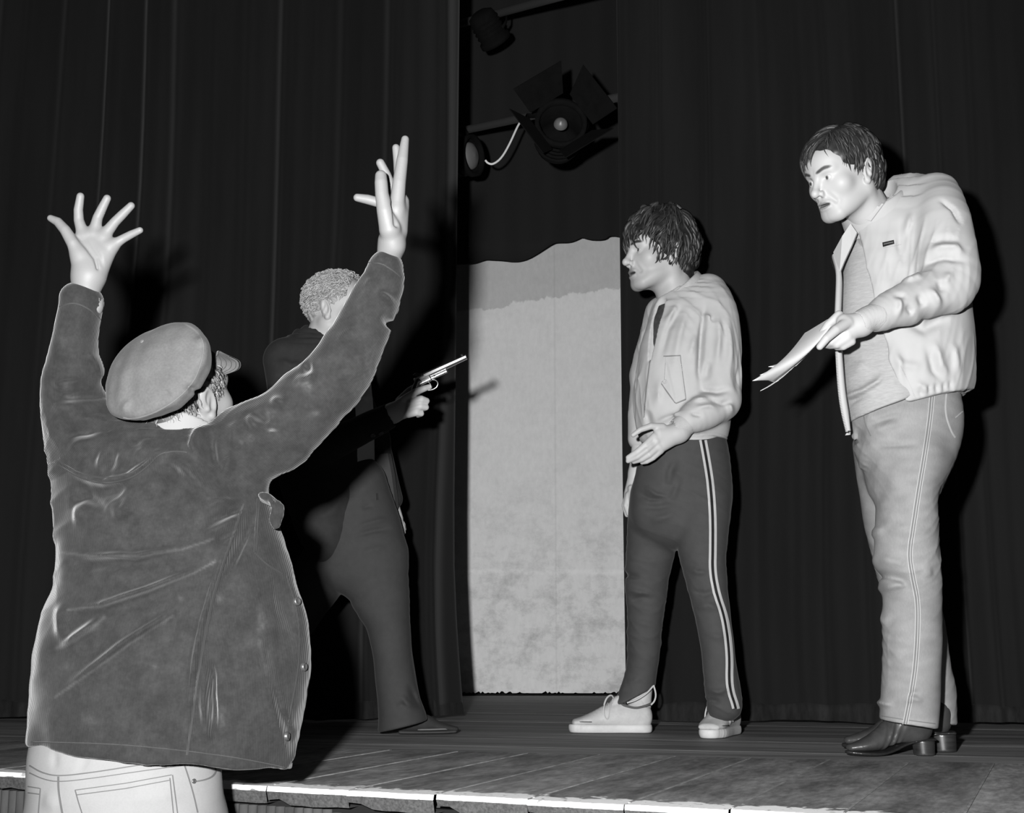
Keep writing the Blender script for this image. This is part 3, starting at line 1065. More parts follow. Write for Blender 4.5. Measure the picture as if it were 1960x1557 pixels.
lantern(c2, (0.88, -0.50, -0.05), 1.0, 'black stage lantern with oval pale lens beside the edge of the left curtain', lens_r=0.068, doors=False, hang=P(888, 250, 6.74))
c3 = P(939, 62, 6.6)
lantern(c3, (0.5, 0.6, -0.65), 0.8, 'dim black stage lantern hanging from the upper lighting bar', lens_r=0.06, doors=False, hang=P(945, 28, 6.7))
cp = smooth_line([P(997, 232, 6.42), P(990, 243, 6.4), P(976, 275, 6.38), P(960, 303, 6.36), P(944, 315, 6.35), P(934, 313, 6.35), P(929, 307, 6.35)], 2)
v, f = tube_vf(cp, 0.0055, 8)
top_obj('cord', v, f, M['white_cord'], cp[0], 'thin white cord dangling in a hook from the lower lighting bar', 'cord')
# ------------------------------------------------------------------ heads
class Head:
    """local frame: x = the person's right, y = forward, z = up; origin between the eyes' level and the ears"""
    def __init__(self, F, U, s, at_px=None, at_local=None, Y=None, centre=None):
        F = unit(F); U = np.asarray(U, float); U = unit(U - F * (U @ F)); S = np.cross(F, U)
        self.R = np.stack([S, F, U]); self.s = s
        if centre is None:
            q = P(at_px[0], at_px[1], Y)
            centre = q - (np.asarray(at_local) * s) @ self.R
        self.c = np.asarray(centre, float)
    def w(self, q):
        return self.c + (np.asarray(q, float) * self.s) @ self.R
    def l(self, p):
        return ((np.asarray(p) - self.c) @ self.R.T) / self.s
    def prim(self, fn, lo, hi, mirror=True):
        """wrap a local primitive; mirrored over the face's midline when asked"""
        cor = np.array([[x, y, z] for x in ((-hi[0] if mirror else lo[0]), hi[0]) for y in (lo[1], hi[1]) for z in (lo[2], hi[2])])
        W = self.w(cor)
        def g(p):
            q = self.l(p)
            if mirror:
                q = np.stack([np.abs(q[:, 0]), q[:, 1], q[:, 2]], 1)
            return fn(q) * self.s
        return g, W.min(0), W.max(0)

def head_shape(H, mouth=0.003, neck_to=None, neck_r=0.056, nose=1.0, brow=1.0, ears=True, jaw=1.0, wide=1.0):
    S = Shape(); s = H.s
    def A(p, k, mir=True): S.add(H.prim(*p, mirror=mir), k * s)
    def D(p, k, mir=True): S.sub(H.prim(*p, mirror=mir), k * s)
    A(ellipsoid((0, -0.014, 0.034), (0.074 * wide, 0.097, 0.082)), 0)
    A(ellipsoid((0, 0.028, -0.028), (0.060 * wide, 0.066, 0.080)), 0.035)
    A(ellipsoid((0, 0.062, 0.036), (0.05, 0.032, 0.035)), 0.03)
    A(cone((0.052 * jaw, -0.006, -0.058), (0.024 * jaw, 0.066, -0.096), 0.018, 0.016), 0.03)
    A(ellipsoid((0, 0.073, -0.099), (0.022, 0.018, 0.015)), 0.022)
    A(ball((0.047, 0.056, -0.026), 0.019), 0.025)
    if neck_to is not None:
        a = H.w((0, -0.028, -0.045)); S.add(cone(a, neck_to, neck_r * 0.98 * s, neck_r * 1.04 * s), 0.025 * s)
        S.add(cone(H.w((0.05, -0.02, -0.05)), neck_to + H.R[1] * 0.035 * s + H.R[0] * 0.012 * s, 0.014 * s, 0.012 * s), 0.02 * s)
        S.add(cone(H.w((-0.05, -0.02, -0.05)), neck_to + H.R[1] * 0.035 * s - H.R[0] * 0.012 * s, 0.014 * s, 0.012 * s), 0.02 * s)
    # brow, sockets, lids
    A(cone((0.010, 0.086, 0.014), (0.040, 0.073, 0.018), 0.0085 * brow, 0.008 * brow), 0.014)
    D(ellipsoid((0.031, 0.098, -0.003), (0.017, 0.014, 0.0105)), 0.012)
    A(ball((0.031, 0.0735, -0.003), 0.0142), 0.004)
    D(ellipsoid((0.0315, 0.091, -0.0025), (0.0142, 0.0105, 0.0054)), 0.002)
    # nose
    A(cone((0, 0.088, 0.010), (0, 0.110, -0.030), 0.0075, 0.0085 * nose), 0.012, False)
    A(ball((0, 0.1125, -0.0345), 0.0105 * nose), 0.008, False)
    A(ball((0.0115 * nose, 0.099, -0.039), 0.0075 * nose), 0.007)
    D(ellipsoid((0.0058, 0.107, -0.0465), (0.0032, 0.005, 0.004)), 0.003)
    # mouth
    A(ellipsoid((0, 0.074, -0.064), (0.030, 0.020, 0.024)), 0.018)
    A(ellipsoid((0, 0.0925, -0.0615), (0.021, 0.0075, 0.0055)), 0.006, False)
    A(ellipsoid((0, 0.0905, -0.0745 - mouth), (0.0185, 0.0075, 0.0062)), 0.006, False)
    D(ellipsoid((0, 0.097, -0.0675 - mouth * 0.5), (0.0215, 0.0125, 0.0016 + mouth)), 0.003, False)
    # crease beside the nose
    D(cone((0.021, 0.096, -0.040), (0.034, 0.082, -0.066), 0.0032, 0.002), 0.010)
    if ears:
        Re = frame(unit((0.16, -0.28, 1.0)), (1.0, -0.35, 0))       # side = outwards
        c = np.array([0.077 * wide, -0.012, -0.012])
        A(ellipsoid(c, (0.0075, 0.0185, 0.0325), Re), 0.006)
        D(ellipsoid(c + np.array([0.009, 0.004, 0.004]), (0.0065, 0.0115, 0.021), Re), 0.003)
        A(cone(c + np.array([0.0, 0.004, 0.012]), c + np.array([0.001, -0.003, -0.012]), 0.0032, 0.0045), 0.004)
        A(ball(c + np.array([-0.002, 0.008, -0.026]), 0.0078), 0.006)
        A(ball(c + np.array([-0.002, 0.0145, -0.006]), 0.005), 0.004)
    return S

def head_shade(H, v, brow=0.16, lip=0.62, stubble=0.9, brow_tilt=0.0, on=True):
    """colour of the skin itself: brows, lips, beard shadow"""
    q = H.l(v); ax = np.abs(q[:, 0])
    sh = np.ones(len(v))
    front = q[:, 1] > 0.05
    zc = 0.0185 + 0.004 * np.exp(-((ax - 0.034) / 0.014) ** 2) + brow_tilt * (ax - 0.03)
    e = ((ax - 0.030) / 0.0215) ** 4 + ((q[:, 2] - zc) / 0.0052) ** 2
    sh = np.where(front & (e < 1.2), sh * (brow + (1 - brow) * np.clip(e - 0.35, 0, 0.85) / 0.85), sh)
    lp_ = (ax / 0.0215) ** 2 + ((q[:, 2] + 0.0685) / 0.0095) ** 2
    sh = np.where(front & (q[:, 1] > 0.078) & (lp_ < 1), sh * lip, sh)
    inm = (ax / 0.019) ** 2 + ((q[:, 2] + 0.0685) / 0.0035) ** 2
    sh = np.where(front & (q[:, 1] > 0.07) & (inm < 1), sh * 0.4, sh)
    b = np.clip((-q[:, 2] - 0.045) / 0.02, 0, 1) * np.clip((q[:, 1] + 0.01) / 0.03, 0, 1) * np.clip((q[:, 2] + 0.14) / 0.02, 0, 1)
    return sh * (1 - (1 - stubble) * b)

M['eye'] = material('eye', 1.0, 0.15, spec=0.5, attr='shade')
def eyes(H, parent, look=(0, 0)):
    for sx in (1, -1):
        c = np.array([0.031 * sx, 0.0742, -0.003])
        n_, m_ = 20, 12
        th = np.linspace(0, math.pi, m_); ph = np.arange(n_) / n_ * 2 * math.pi
        d = unit((look[0], 1.0, look[1])); R = frame(d, (0, 0, 1))
        v = []; sh = []
        for t in th:
            for q in ph:
                v.append(c + 0.0133 * (math.cos(t) * R[2] + math.sin(t) * (math.cos(q) * R[0] + math.sin(q) * R[1])))
                sh.append(0.012 if t < 0.22 else (0.06 if t < 0.52 else 0.42))
        idx = np.arange(m_ * n_).reshape(m_, n_)
        a, b = idx[:-1], idx[1:]
        f = np.stack([a, b, np.roll(b, -1, 1), np.roll(a, -1, 1)], -1).reshape(-1, 4)
        mesh_obj('eye', H.w(np.array(v)), f, M['eye'], parent, attrs={'shade': sh})

# ------------------------------------------------------------------ hair
def strands(H, roots, flow, length, radius, seed=1, lift=0.004, steps=8, curl=0.0, centre=(0, -0.012, 0.036), rad=(0.078, 0.101, 0.087), flat=0.45, sides=5, stray=0.0, gravity=0.0, hug=0.0):
    """locks of hair that run over the skull; roots local (N,3), flow(local point)->direction"""
    r = np.random.default_rng(seed)
    c, rad = np.array(centre), np.array(rad)
    out = []
    for p in roots:
        p = np.array(p, float)
        L = length(p) if callable(length) else length
        L *= r.uniform(0.75, 1.25)
        st = L / steps
        lift0 = lift * r.uniform(0.3, 1.3)
        pts = [p]
        ph = r.uniform(0, 6.28); dev = r.normal(size=3) * 0.22
        sl = r.normal() * stray
        for i in range(steps):
            d = np.asarray(flow(p), float) + dev * (0.5 + i / steps) + np.array([0, 0, -gravity * i / steps])
            if curl:
                d = d + curl * np.array([math.sin(ph + i * 1.9), math.cos(ph + i * 1.9), math.sin(ph * 2 + i * 1.4)])
            d = unit(d)
            nn = unit((p - c) / rad ** 2)
            if hug:
                d = unit(d - nn * (d @ nn) * hug)
            p = p + d * st
            k = np.linalg.norm((p - c) / rad)
            tgt = 1.0 + (lift0 * (0.4 + 0.6 * math.sin(math.pi * min(1, 0.15 + i / steps))) + sl * (i / steps) ** 2) / 0.085
            if k < tgt or (hug and k < tgt + 0.15):
                p = c + (p - c) * (tgt / max(k, 1e-6))
            pts.append(p)
        pts = H.w(np.array(pts))
        n = len(pts)
        u = np.linspace(0, 1, n)
        rr = radius * H.s * r.uniform(0.7, 1.3) * np.clip(np.minimum(0.55 + u * 3, (1.02 - u) * 1.9), 0.05, 1)
        out.append(tube_vf(pts, rr, sides, flat, side=pts[0] - H.c + 1e-3, caps=False))
    return join(*out)

def scalp(n, seed, keep, centre=(0, -0.012, 0.036), rad=(0.078, 0.101, 0.087)):
    r = np.random.default_rng(seed)
    out = []
    while len(out) < n:
        d = unit(r.normal(size=3)); p = np.array(centre) + d * np.array(rad)
        if keep(p): out.append(p)
    return np.array(out)

def strand_tone(v_count_per, n, seed, lo, hi):
    r = np.random.default_rng(seed)
    return np.repeat(r.uniform(lo, hi, n), v_count_per)

# ------------------------------------------------------------------ hands
def hand_shape(S, fingers, palm, k=0.006, kp=0.014):
    """fingers: lists of (px,py,Y,r); palm: list of cones ((px,py,Y,r),(px,py,Y,r))"""
    for a, b in palm:
        S.add(cone(P(*a[:3]), P(*b[:3]), a[3], b[3]), kp)
    for fg in fingers:
        S.add(chain([P(*q[:3]) for q in fg], [q[3] for q in fg]), k)
    return S

def nail(px, py, surf, r, mat, parent):
    pass

def back_locks(H, n, seed, length, radius, zlo=-0.055, zhi=0.03, ylim=-0.03, curl=0.1, lift=0.004):
    """hair falling over the nape"""
    c, rad = (0, -0.022, 0.018), (0.081, 0.104, 0.105)
    roots = scalp(n, seed, lambda p: zlo < p[2] < zhi and p[1] < ylim, centre=c, rad=rad)
    v, f = strands(H, roots, lambda p: (0.0, 0.05, -1.0), length, radius, seed=seed, lift=lift, steps=8, centre=c, rad=rad, curl=curl, flat=0.35, hug=0.8)
    return (v, f), len(roots)

M['skin'] = material('skin', 0.34, 0.55, spec=0.35, attr='shade', bump=(260, 0.08, 0.001))
M['hair_dark'] = material('dark_hair', 0.022, 0.48, spec=0.35, attr='shade')
M['hair_grey'] = material('grey_hair', 0.30, 0.5, spec=0.3, attr='shade')
# ------------------------------------------------------------------ shoes
class Foot:
    """local frame: x = right, y = towards the toe, z = up; origin under the heel"""
    def __init__(self, heel, toe, s=1.0):
        heel = np.asarray(heel, float); toe = np.asarray(toe, float)
        heel = heel * np.array([1, 1, 0]); d = unit((toe - heel) * np.array([1, 1, 0]))
        self.R = np.stack([np.array([d[1], -d[0], 0]), d, UP]); self.c = heel; self.s = s
    def w(self, q):
        return self.c + (np.asarray(q, float) * self.s) @ self.R

def shoe_loft(F, rows, **kw):
    """rows (y, z centre, half width, half height[, x])"""
    st = [(F.w((r[4] if len(r) > 4 else 0.0, r[0], r[1])), r[2] * F.s, r[3] * F.s) for r in rows]
    return loft(st, side=F.R[0], **kw)

def shape_obj(name, S, h, mat, parent, label=None, attrs=None, smooth_n=0, tone=None):
    v, f = S.mesh(h)
    if smooth_n: v = relax(v, f, smooth_n)
    at = {}
    if attrs: at = {k: fn(v) for k, fn in attrs.items()}
    o = mesh_obj(name, v, f, mat, parent, attrs=at)
    if label: o['label'] = label
    return o, v, f

def sneaker(F, parent, mats, seed=0):
    """canvas plimsoll with thick sole"""
    U = Shape()
    U.add(shoe_loft(F, [(0.034, 0.050, 0.033, 0.046), (0.09, 0.055, 0.0345, 0.048), (0.14, 0.052, 0.038, 0.042), (0.185, 0.044, 0.041, 0.029), (0.225, 0.037, 0.042, 0.019), (0.256, 0.033, 0.034, 0.013)]))
    U.sub(ellipsoid(F.w((0, 0.055, 0.115)), np.array([0.03, 0.062, 0.045]) * F.s, F.R), 0.006)
    U.add(ellipsoid(F.w((0, 0.125, 0.098)), np.array([0.02, 0.03, 0.014]) * F.s, frame(F.R[1] - 0.9 * UP * -1, F.R[0])), 0.006)
    U.cut(F.w((0, 0, 0.022)), (0, 0, -1))
    up, v, f = shape_obj('upper', U, 0.003, mats['upper'], parent, attrs={'shade': lambda v: np.ones(len(v))})
    So = Shape()
    So.add(shoe_loft(F, [(0.036, 0.015, 0.034, 0.034), (0.1, 0.015, 0.0345, 0.034), (0.16, 0.015, 0.040, 0.034), (0.215, 0.016, 0.0435, 0.034), (0.248, 0.018, 0.034, 0.032)]))
    So.cut(F.w((0, 0, 0.0)), (0, 0, -1), 0.004); So.cut(F.w((0, 0, 0.028)), (0, 0, 1), 0.004)
    shape_obj('sole', So, 0.003, mats['sole'], parent)
    # dark piping round the opening
    pts = [F.w((0.034 * math.cos(a), 0.058 + 0.058 * math.sin(a), 0.087 + 0.008 * math.cos(2 * a) + 0.006 * math.sin(a))) for a in np.linspace(-2.6, 0.9, 22)]
    for sgn in (1, -1):
        pts = [F.w((sgn * 0.0335 * math.cos(a), 0.058 + 0.055 * math.sin(a), 0.082 + 0.014 * abs(math.sin(a)) ** 1.5)) for a in np.linspace(-1.45, 1.1, 16)]
        v, f = tube_vf(np.array(pts), 0.0042 * F.s, 6)
        mesh_obj('piping', v, f, mats['trim'], parent)
    # toe cap line
    pts = [F.w((0.046 * math.sin(a), 0.205 + 0.062 * math.cos(a), 0.037)) for a in np.linspace(-1.6, 1.6, 18)]
    v, f = tube_vf(np.array(pts), 0.0014, 5); mesh_obj('toe_seam', v, f, mats['dark'], parent)
    # laces
    for i in range(6):
        y = 0.135 + i * 0.0135; z = 0.103 - i * 0.0085
        w = 0.019 + 0.001 * i
        pts = [F.w((-w, y - 0.002, z - 0.006)), F.w((-w * 0.5, y, z + 0.002)), F.w((w * 0.5, y, z + 0.002)), F.w((w, y + 0.005, z - 0.006))]
        v, f = tube_vf(smooth_line(pts, 2), 0.0028, 6, 0.5, side=UP); mesh_obj('lace', v, f, mats['lace'], parent)
    for sgn in (1, -1):
        lp_ = [F.w((0, 0.128, 0.11)), F.w((sgn * 0.012, 0.136, 0.125)), F.w((sgn * 0.028, 0.155, 0.112)), F.w((sgn * 0.040, 0.165, 0.075)), F.w((sgn * 0.045, 0.158, 0.045)), F.w((sgn * 0.043, 0.146, 0.048)), F.w((sgn * 0.034, 0.142, 0.085)), F.w((sgn * 0.01, 0.132, 0.11))]
        v, f = tube_vf(smooth_line(lp_, 2), 0.0028, 6, 0.5); mesh_obj('lace_loop', v, f, mats['lace'], parent)
    return up

def boot(F, parent, mats, shaft):
    U = Shape()
    U.add(shoe_loft(F, [(0.045, 0.10, 0.036, 0.055), (0.10, 0.088, 0.035, 0.052), (0.15, 0.065, 0.038, 0.042), (0.20, 0.045, 0.041, 0.028), (0.245, 0.034, 0.037, 0.018), (0.285, 0.028, 0.022, 0.011)]))
    U.add(cone(F.w((0, 0.055, 0.09)), shaft, 0.046 * F.s, 0.05 * F.s), 0.03)
    U.disp(lambda p: 0.0022 * np.sin(((p - F.c) @ F.R[1]) * 330 + ((p - F.c) @ F.R[2]) * 140) * np.exp(-((((p - F.c) @ F.R[1]) / F.s - 0.155) / 0.03) ** 2))
    U.cut(F.w((0, 0.24, 0.017)), (0, -0.02, -1)); U.cut(F.w((0, 0.10, 0.03)), np.array([0, 0, -1]) + F.R[1] * -0.22, 0.01) if False else None
    U.sub(ellipsoid(F.w((0, 0.115, 0.012)), np.array([0.06, 0.065, 0.03]) * F.s, F.R), 0.006)
    shape_obj('upper', U, 0.0032, mats['leather'], parent)
    So = Shape()
    st = [(0.0, 0.05, 0.036, 0.0062), (0.05, 0.048, 0.037, 0.0062), (0.10, 0.036, 0.03, 0.0062), (0.145, 0.019, 0.034, 0.0068), (0.19, 0.010, 0.044, 0.0075), (0.24, 0.010, 0.042, 0.0075), (0.28, 0.013, 0.028, 0.0075), (0.297, 0.015, 0.014, 0.006)]
    So.add(shoe_loft(F, st))
    shape_obj('sole', So, 0.0028, mats['sole'], parent)
    Hh = Shape()
    Hh.add(loft([(F.w((0, 0.026, -0.02)), 0.032 * F.s, 0.032 * F.s), (F.w((0, 0.03, 0.07)), 0.035 * F.s, 0.038 * F.s)], side=F.R[0]))
    Hh.cut(F.w((0, 0, 0.0)), (0, 0, -1), 0.002); Hh.cut(F.w((0, 0, 0.047)), (0, 0, 1), 0.002); Hh.cut(F.w((0, 0.058, 0.02)), F.R[1], 0.003)
    shape_obj('heel', Hh, 0.0028, mats['heel'], parent)

def loafer(F, parent, mats):
    U = Shape()
    U.add(shoe_loft(F, [(0.03, 0.05, 0.03, 0.035), (0.09, 0.052, 0.033, 0.04), (0.14, 0.045, 0.037, 0.034), (0.19, 0.033, 0.041, 0.02), (0.24, 0.025, 0.036, 0.013), (0.268, 0.021, 0.026, 0.009)]))
    U.cut(F.w((0, 0, 0.012)), (0, 0, -1))
    shape_obj('upper', U, 0.0035, mats['suede'], parent)
    So = Shape()
    So.add(shoe_loft(F, [(0.04, 0.009, 0.034, 0.009), (0.1, 0.008, 0.034, 0.008), (0.17, 0.009, 0.043, 0.008), (0.225, 0.010, 0.042, 0.008), (0.265, 0.012, 0.03, 0.007)]))
    shape_obj('sole', So, 0.0028, mats['sole'], parent)
    pts = [F.w((0.041 * math.sin(a) * (1.0 if abs(a) < 1.7 else 0.9), 0.17 + 0.098 * math.cos(a), 0.021 + 0.003 * math.cos(a))) for a in np.linspace(-2.2, 2.2, 26)]
    v, f = tube_vf(np.array(pts), 0.0028, 6); mesh_obj('welt', v, f, mats['welt'], parent)

def core_body(cones, h=0.011):
    S = Shape()
    for c, k in cones: S.add(c, k)
    return S.mesh(h)

def person(vf, mat, base, label, H=None, shade_kw=None):
    v, f = vf
    sh = head_shade(H, v, **(shade_kw or {})) if H is not None else np.ones(len(v))
    return top_obj('person', v, f, mat, base, label, 'person', attrs={'shade': sh})
# ------------------------------------------------------------------ man in the pale bomber jacket and tracksuit trousers
M['c_jacket'] = material('pale_blouson', 0.355, 0.85, sheen=0.05, spec=0.15, noise=[(9, 0.94, 1.05, ONE)], bump=(900, 0.15, 0.0006))
M['c_rib'] = material('pale_ribbing', 0.33, 0.9, noise=[(60, 0.9, 1.08, ONE)], bump=(420, 0.4, 0.0012, (1, 1, 0.05)))
M['c_shirt'] = material('dark_tshirt', 0.035, 0.9, noise=[(40, 0.6, 1.5, ONE)])
M['c_trousers'] = material('dark_tracksuit', 0.043, 0.8, sheen=0.05, spec=0.15, noise=[(30, 0.93, 1.07, ONE)])
M['c_stripe'] = material('white_stripe', 0.34, 0.8)
M['c_stripe_gap'] = material('black_stripe', 0.006, 0.8)
M['c_zip'] = material('zip_tape', 0.16, 0.7)
M['c_canvas'] = material('white_canvas', 0.36, 0.85, noise=[(30, 0.82, 1.08, ONE)])
M['c_sole'] = material('white_rubber', 0.42, 0.6, noise=[(25, 0.88, 1.05, ONE)])
M['c_trim'] = material('grey_trim', 0.07, 0.8)
M['c_dark'] = material('dark_line', 0.02, 0.8)
M['c_lace'] = material('pale_lace', 0.36, 0.9)

def build_track():
    Y0 = 4.46
    H = Head((-0.935, -0.35, -0.02), (0.03, 0, 1), 1.13, at_px=(1191.5, 502), at_local=(0, 0.123, -0.0345), Y=4.42)
    neck = P(1303, 600, 4.47)
    HS = head_shape(H, mouth=0.0018, neck_to=neck, brow=1.05)
    hv, hf = HS.mesh(0.0021)
    # near hand
    N = Shape()
    Yh = 4.245
    hand_shape(N, [
        [(1268, 818, Yh, .013), (1246, 816, Yh - .01, .0105), (1226, 823, Yh - .012, .009), (1212, 833, Yh - .006, .0075)],
        [(1252, 836, Yh - .01, .0115), (1236, 851, Yh - .016, .010), (1219, 865, Yh - .008, .0088), (1202, 876, Yh + .004, .0072)],
        [(1256, 846, Yh - .01, .0115), (1238, 862, Yh - .018, .010), (1220, 875, Yh - .008, .0088), (1202, 883, Yh + .006, .0072)],
        [(1260, 856, Yh - .006, .011), (1243, 871, Yh - .012, .0095), (1228, 880, Yh - .002, .0085), (1213, 884.5, Yh + .01, .007)],
        [(1264, 864, Yh, .010), (1250, 877, Yh - .004, .0085), (1238, 884, Yh + .004, .0075), (1229, 886, Yh + .012, .0065)],
    ], [((1300, 828, Yh + .02, .028), (1262, 828, Yh, .019)), ((1300, 828, Yh + .02, .028), (1256, 843, Yh - .004, .018)), ((1300, 830, Yh + .02, .027), (1263, 858, Yh, .0165)), ((1318, 815, Yh + .03, .028), (1296, 830, Yh + .02, .028))])
    for x, y in ((1256, 845), (1260, 854), (1263, 862)):
        N.sub(ball(P(x - 4, y + 1.5, Yh - 0.032), 0.006), 0.01)
    nv, nf = N.mesh(0.0021)
    # far hand
    Q = Shape(); Yf = 4.64
    hand_shape(Q, [
        [(1203, 948, Yf - .03, .011), (1198, 968, Yf - .035, .0095), (1203, 984, Yf - .03, .0085)],
        [(1201, 950, Yf - .01, .011), (1195, 968, Yf - .015, .0095), (1200, 986, Yf - .01, .0085)],
        [(1203, 952, Yf + .01, .0105), (1197, 970, Yf + .008, .009), (1202, 984, Yf + .008, .0085)],
        [(1208, 935, Yf - .03, .011), (1210, 955, Yf - .045, .010), (1209, 972, Yf - .045, .0085)],
    ], [((1216, 905, Yf, .022), (1206, 945, Yf - .01, .021)), ((1220, 880, Yf, .026), (1216, 905, Yf, .022))])
    qv, qf = Q.mesh(0.003)
    core = core_body([(lr([(1270, 1360, 600, Y0, .08), (1240, 1375, 700, Y0, .10), (1240, 1375, 850, Y0, .09)]), 0),
                      (cone(P(1360, 610, 4.40), P(1385, 760, 4.36), .045, .035), .02), (cone(P(1385, 760, 4.36), P(1315, 815, 4.28), .034, .026), .01),
                      (cone(P(1262, 610, 4.60), P(1236, 740, 4.66), .04, .034), .02), (cone(P(1236, 740, 4.66), P(1219, 885, 4.64), .033, .024), .01),
                      (cone(P(1345, 900, 4.44), P(1352, 1130, 4.385), .06, .045), .02), (cone(P(1352, 1130, 4.385), P(1385, 1375, 4.43), .043, .03), .01),
                      (cone(P(1260, 900, 4.50), P(1240, 1130, 4.58), .06, .045), .02), (cone(P(1240, 1130, 4.58), P(1228, 1370, 4.66), .043, .03), .01)])
    base = G(1320, 1410)
    body = person(join((hv, hf), (nv, nf), (qv, qf), core), M['skin'], base, 'dark-haired man in pale blouson and striped tracksuit trousers standing before the backdrop', H, dict(stubble=0.82, brow=0.08))
    eyes(H, body, look=(-0.15, 0.05))
    # hair ------------------------------------------------------------
    B = Shape()
    B.add(H.prim(*ellipsoid((0, -0.013, 0.046), (0.088, 0.105, 0.107)), mirror=True))
    B.add(H.prim(*ellipsoid((0, -0.065, -0.04), (0.066, 0.045, 0.055)), mirror=True), 0.03)
    B.sub(H.prim(*ellipsoid((0, 0.088, -0.052), (0.11, 0.088, 0.098)), mirror=True), 0.012)
    B.disp(lambda p, g=waves(28, 4), g2=waves(70, 9): 0.004 * g(p) + 0.002 * g2(p))
    bv, bf = B.mesh(0.0045)
    def flow(p):
        x, y, z = p
        if y > 0.02 and z > 0.03:
            return (0.15 * np.sign(x), 0.75, -0.75)
        if y > -0.04:
            return (0.2 * np.sign(x), 0.25, -1.0)
        return (0.05 * np.sign(x), -0.35, -1.0)
    keep = lambda p: (p[2] > -0.03 or p[1] < -0.05) and not (p[1] > 0.045 and p[2] < 0.055) and not (p[2] < -0.075)
    roots = scalp(560, 3, keep, rad=(0.087, 0.106, 0.110))
    ln = lambda p: 0.062 if p[1] > 0.03 else (0.075 if p[1] > -0.05 else 0.07)
    sv, sf = strands(H, roots, flow, ln, 0.0062, seed=5, lift=0.010, steps=8, rad=(0.087, 0.106, 0.110), stray=0.006, gravity=0.2, curl=0.22, flat=0.35, hug=0.85)
    (nbv, nbn) = back_locks(H, 150, 77, 0.06, 0.0062)
    tone = np.concatenate([np.full(len(bv), 0.6), strand_tone(9 * 5, len(roots), 2, 0.5, 1.9), strand_tone(9 * 5, nbn, 3, 0.5, 1.8)])
    v, f = join((bv, bf), (sv, sf), nbv)
    mesh_obj('hair', v, f, M['hair_dark'], body, attrs={'shade': tone})['label'] = 'shaggy dark hair over the ears and forehead'
    # t-shirt ----------------------------------------------------------
    T = Shape()
    T.add(lr([(1262, 1345, 600, 4.465, .09), (1236, 1372, 640, 4.46, .125), (1226, 1382, 760, 4.46, .135)]), 0.0)
    T.sub(cone(neck, H.c, .066, .07), 0.004)
    shape_obj('tshirt', T, 0.006, M['c_shirt'], body)
    # jacket -----------------------------------------------------------
    J = Shape()
    J.add(lr([(1300, 1362, 562, 4.47, .025), (1262, 1390, 578, 4.465, .085), (1246, 1398, 606, 4.46, .125), (1232, 1402, 650, 4.455, .145), (1220, 1402, 700, 4.45, .15), (1214, 1400, 760, 4.45, .152), (1216, 1398, 805, 4.45, .148), (1228, 1390, 826, 4.45, .13)]), 0)
    J.add(lp([(1318, 560, 1392, 568, 4.44, .075), (1326, 590, 1410, 610, 4.40, .085), (1332, 650, 1418, 660, 4.37, .08), (1342, 720, 1419, 728, 4.35, .075), (1348, 752, 1412, 782, 4.335, .068)]), 0.035)
    J.add(lp([(1350, 742, 1408, 790, 4.335, .066), (1338, 757, 1385, 806, 4.31, .06), (1316, 770, 1352, 822, 4.285, .052), (1302, 785, 1334, 824, 4.275, .044)]), 0.02)
    # far sleeve
    J.add(cone(P(1268, 600, 4.60), P(1238, 720, 4.66), .062, .058), .03)
    J.add(cone(P(1238, 720, 4.66), P(1226, 840, 4.65), .056, .044), .02)
    # collar
    cn = unit((-0.62, -0.22, 0.75))
    cc = P(1297, 553, 4.455)
    J.add(cone(cc - cn * 0.085, cc - cn * 0.055, .088, .080), .03)
    # front opening
    J.sub(chain([P(1262, 580, 4.385), P(1254, 630, 4.375), P(1245, 690, 4.36)], [.024, .018, .007]), .004)
    Y = 4.32
    folds(J, Y, [
        ([(1352, 570), (1342, 640), (1336, 715), (1345, 762)], .010, -.012),
        ([(1372, 585), (1374, 650), (1366, 720)], .012, .009), ([(1388, 590), (1396, 660), (1392, 730)], .012, .008),
        ([(1322, 575), (1300, 640), (1285, 720)], .012, .006), ([(1312, 572), (1280, 630), (1262, 700)], .010, -.006), ([(1300, 575), (1272, 620)], .010, .006),
        ([(1330, 640), (1318, 690)], .010, .006),
        ([(1330, 745), (1368, 757), (1400, 750)], .010, -.008), ([(1345, 770), (1375, 780), (1398, 772)], .009, -.007),
        ([(1320, 790), (1352, 785), (1372, 795)], .008, .007), ([(1312, 800), (1340, 805)], .007, -.006), ([(1318, 772), (1350, 768)], .008, .007),
        ([(1250, 812), (1280, 800), (1300, 790)], .010, .007), ([(1240, 780), (1246, 805), (1252, 818)], .008, -.007),
        ([(1262, 720), (1258, 780)], .012, .004), ([(1345, 600), (1360, 615)], .01, .006), ([(1355, 690), (1348, 735)], .012, -.006),
        ([(1405, 700), (1408, 760)], .010, -.006), ([(1390, 775), (1400, 800)], .010, .008),
    ], gain=1.7)
    J.disp(lambda p, g=waves(9, 21), r=ridges(11, (-0.25, 0, 1), 5): 0.0025 * g(p) + 0.006 * r(p))
    J.sub(cone(cc + cn * 0.072, cc + cn * 0.2, .096, .12), 0.004)
    jk, jv, jf = shape_obj('jacket', J, 0.0038, M['c_jacket'], body, 'pale cotton blouson with ribbed collar, cuffs and hem', smooth_n=2)
    SJ = Surf(jv, jf)
    # collar rib, cuff, hem band
    Cb = Shape()
    Cb.add(cone(cc - cn * 0.06, cc + cn * 0.03, .098, .088))
    Cb.sub(cone(cc - cn * 0.2, cc + cn * 0.2, .079, .079), 0.003)
    Cb.cut(cc - cn * 0.05, -cn, .005); Cb.cut(cc + cn * 0.008, cn, .006)
    Cb.sub(chain([P(1257, 578, 4.37), P(1252, 630, 4.36)], [.020, .016]), .005)
    shape_obj('collar', Cb, 0.0035, M['c_rib'], jk)
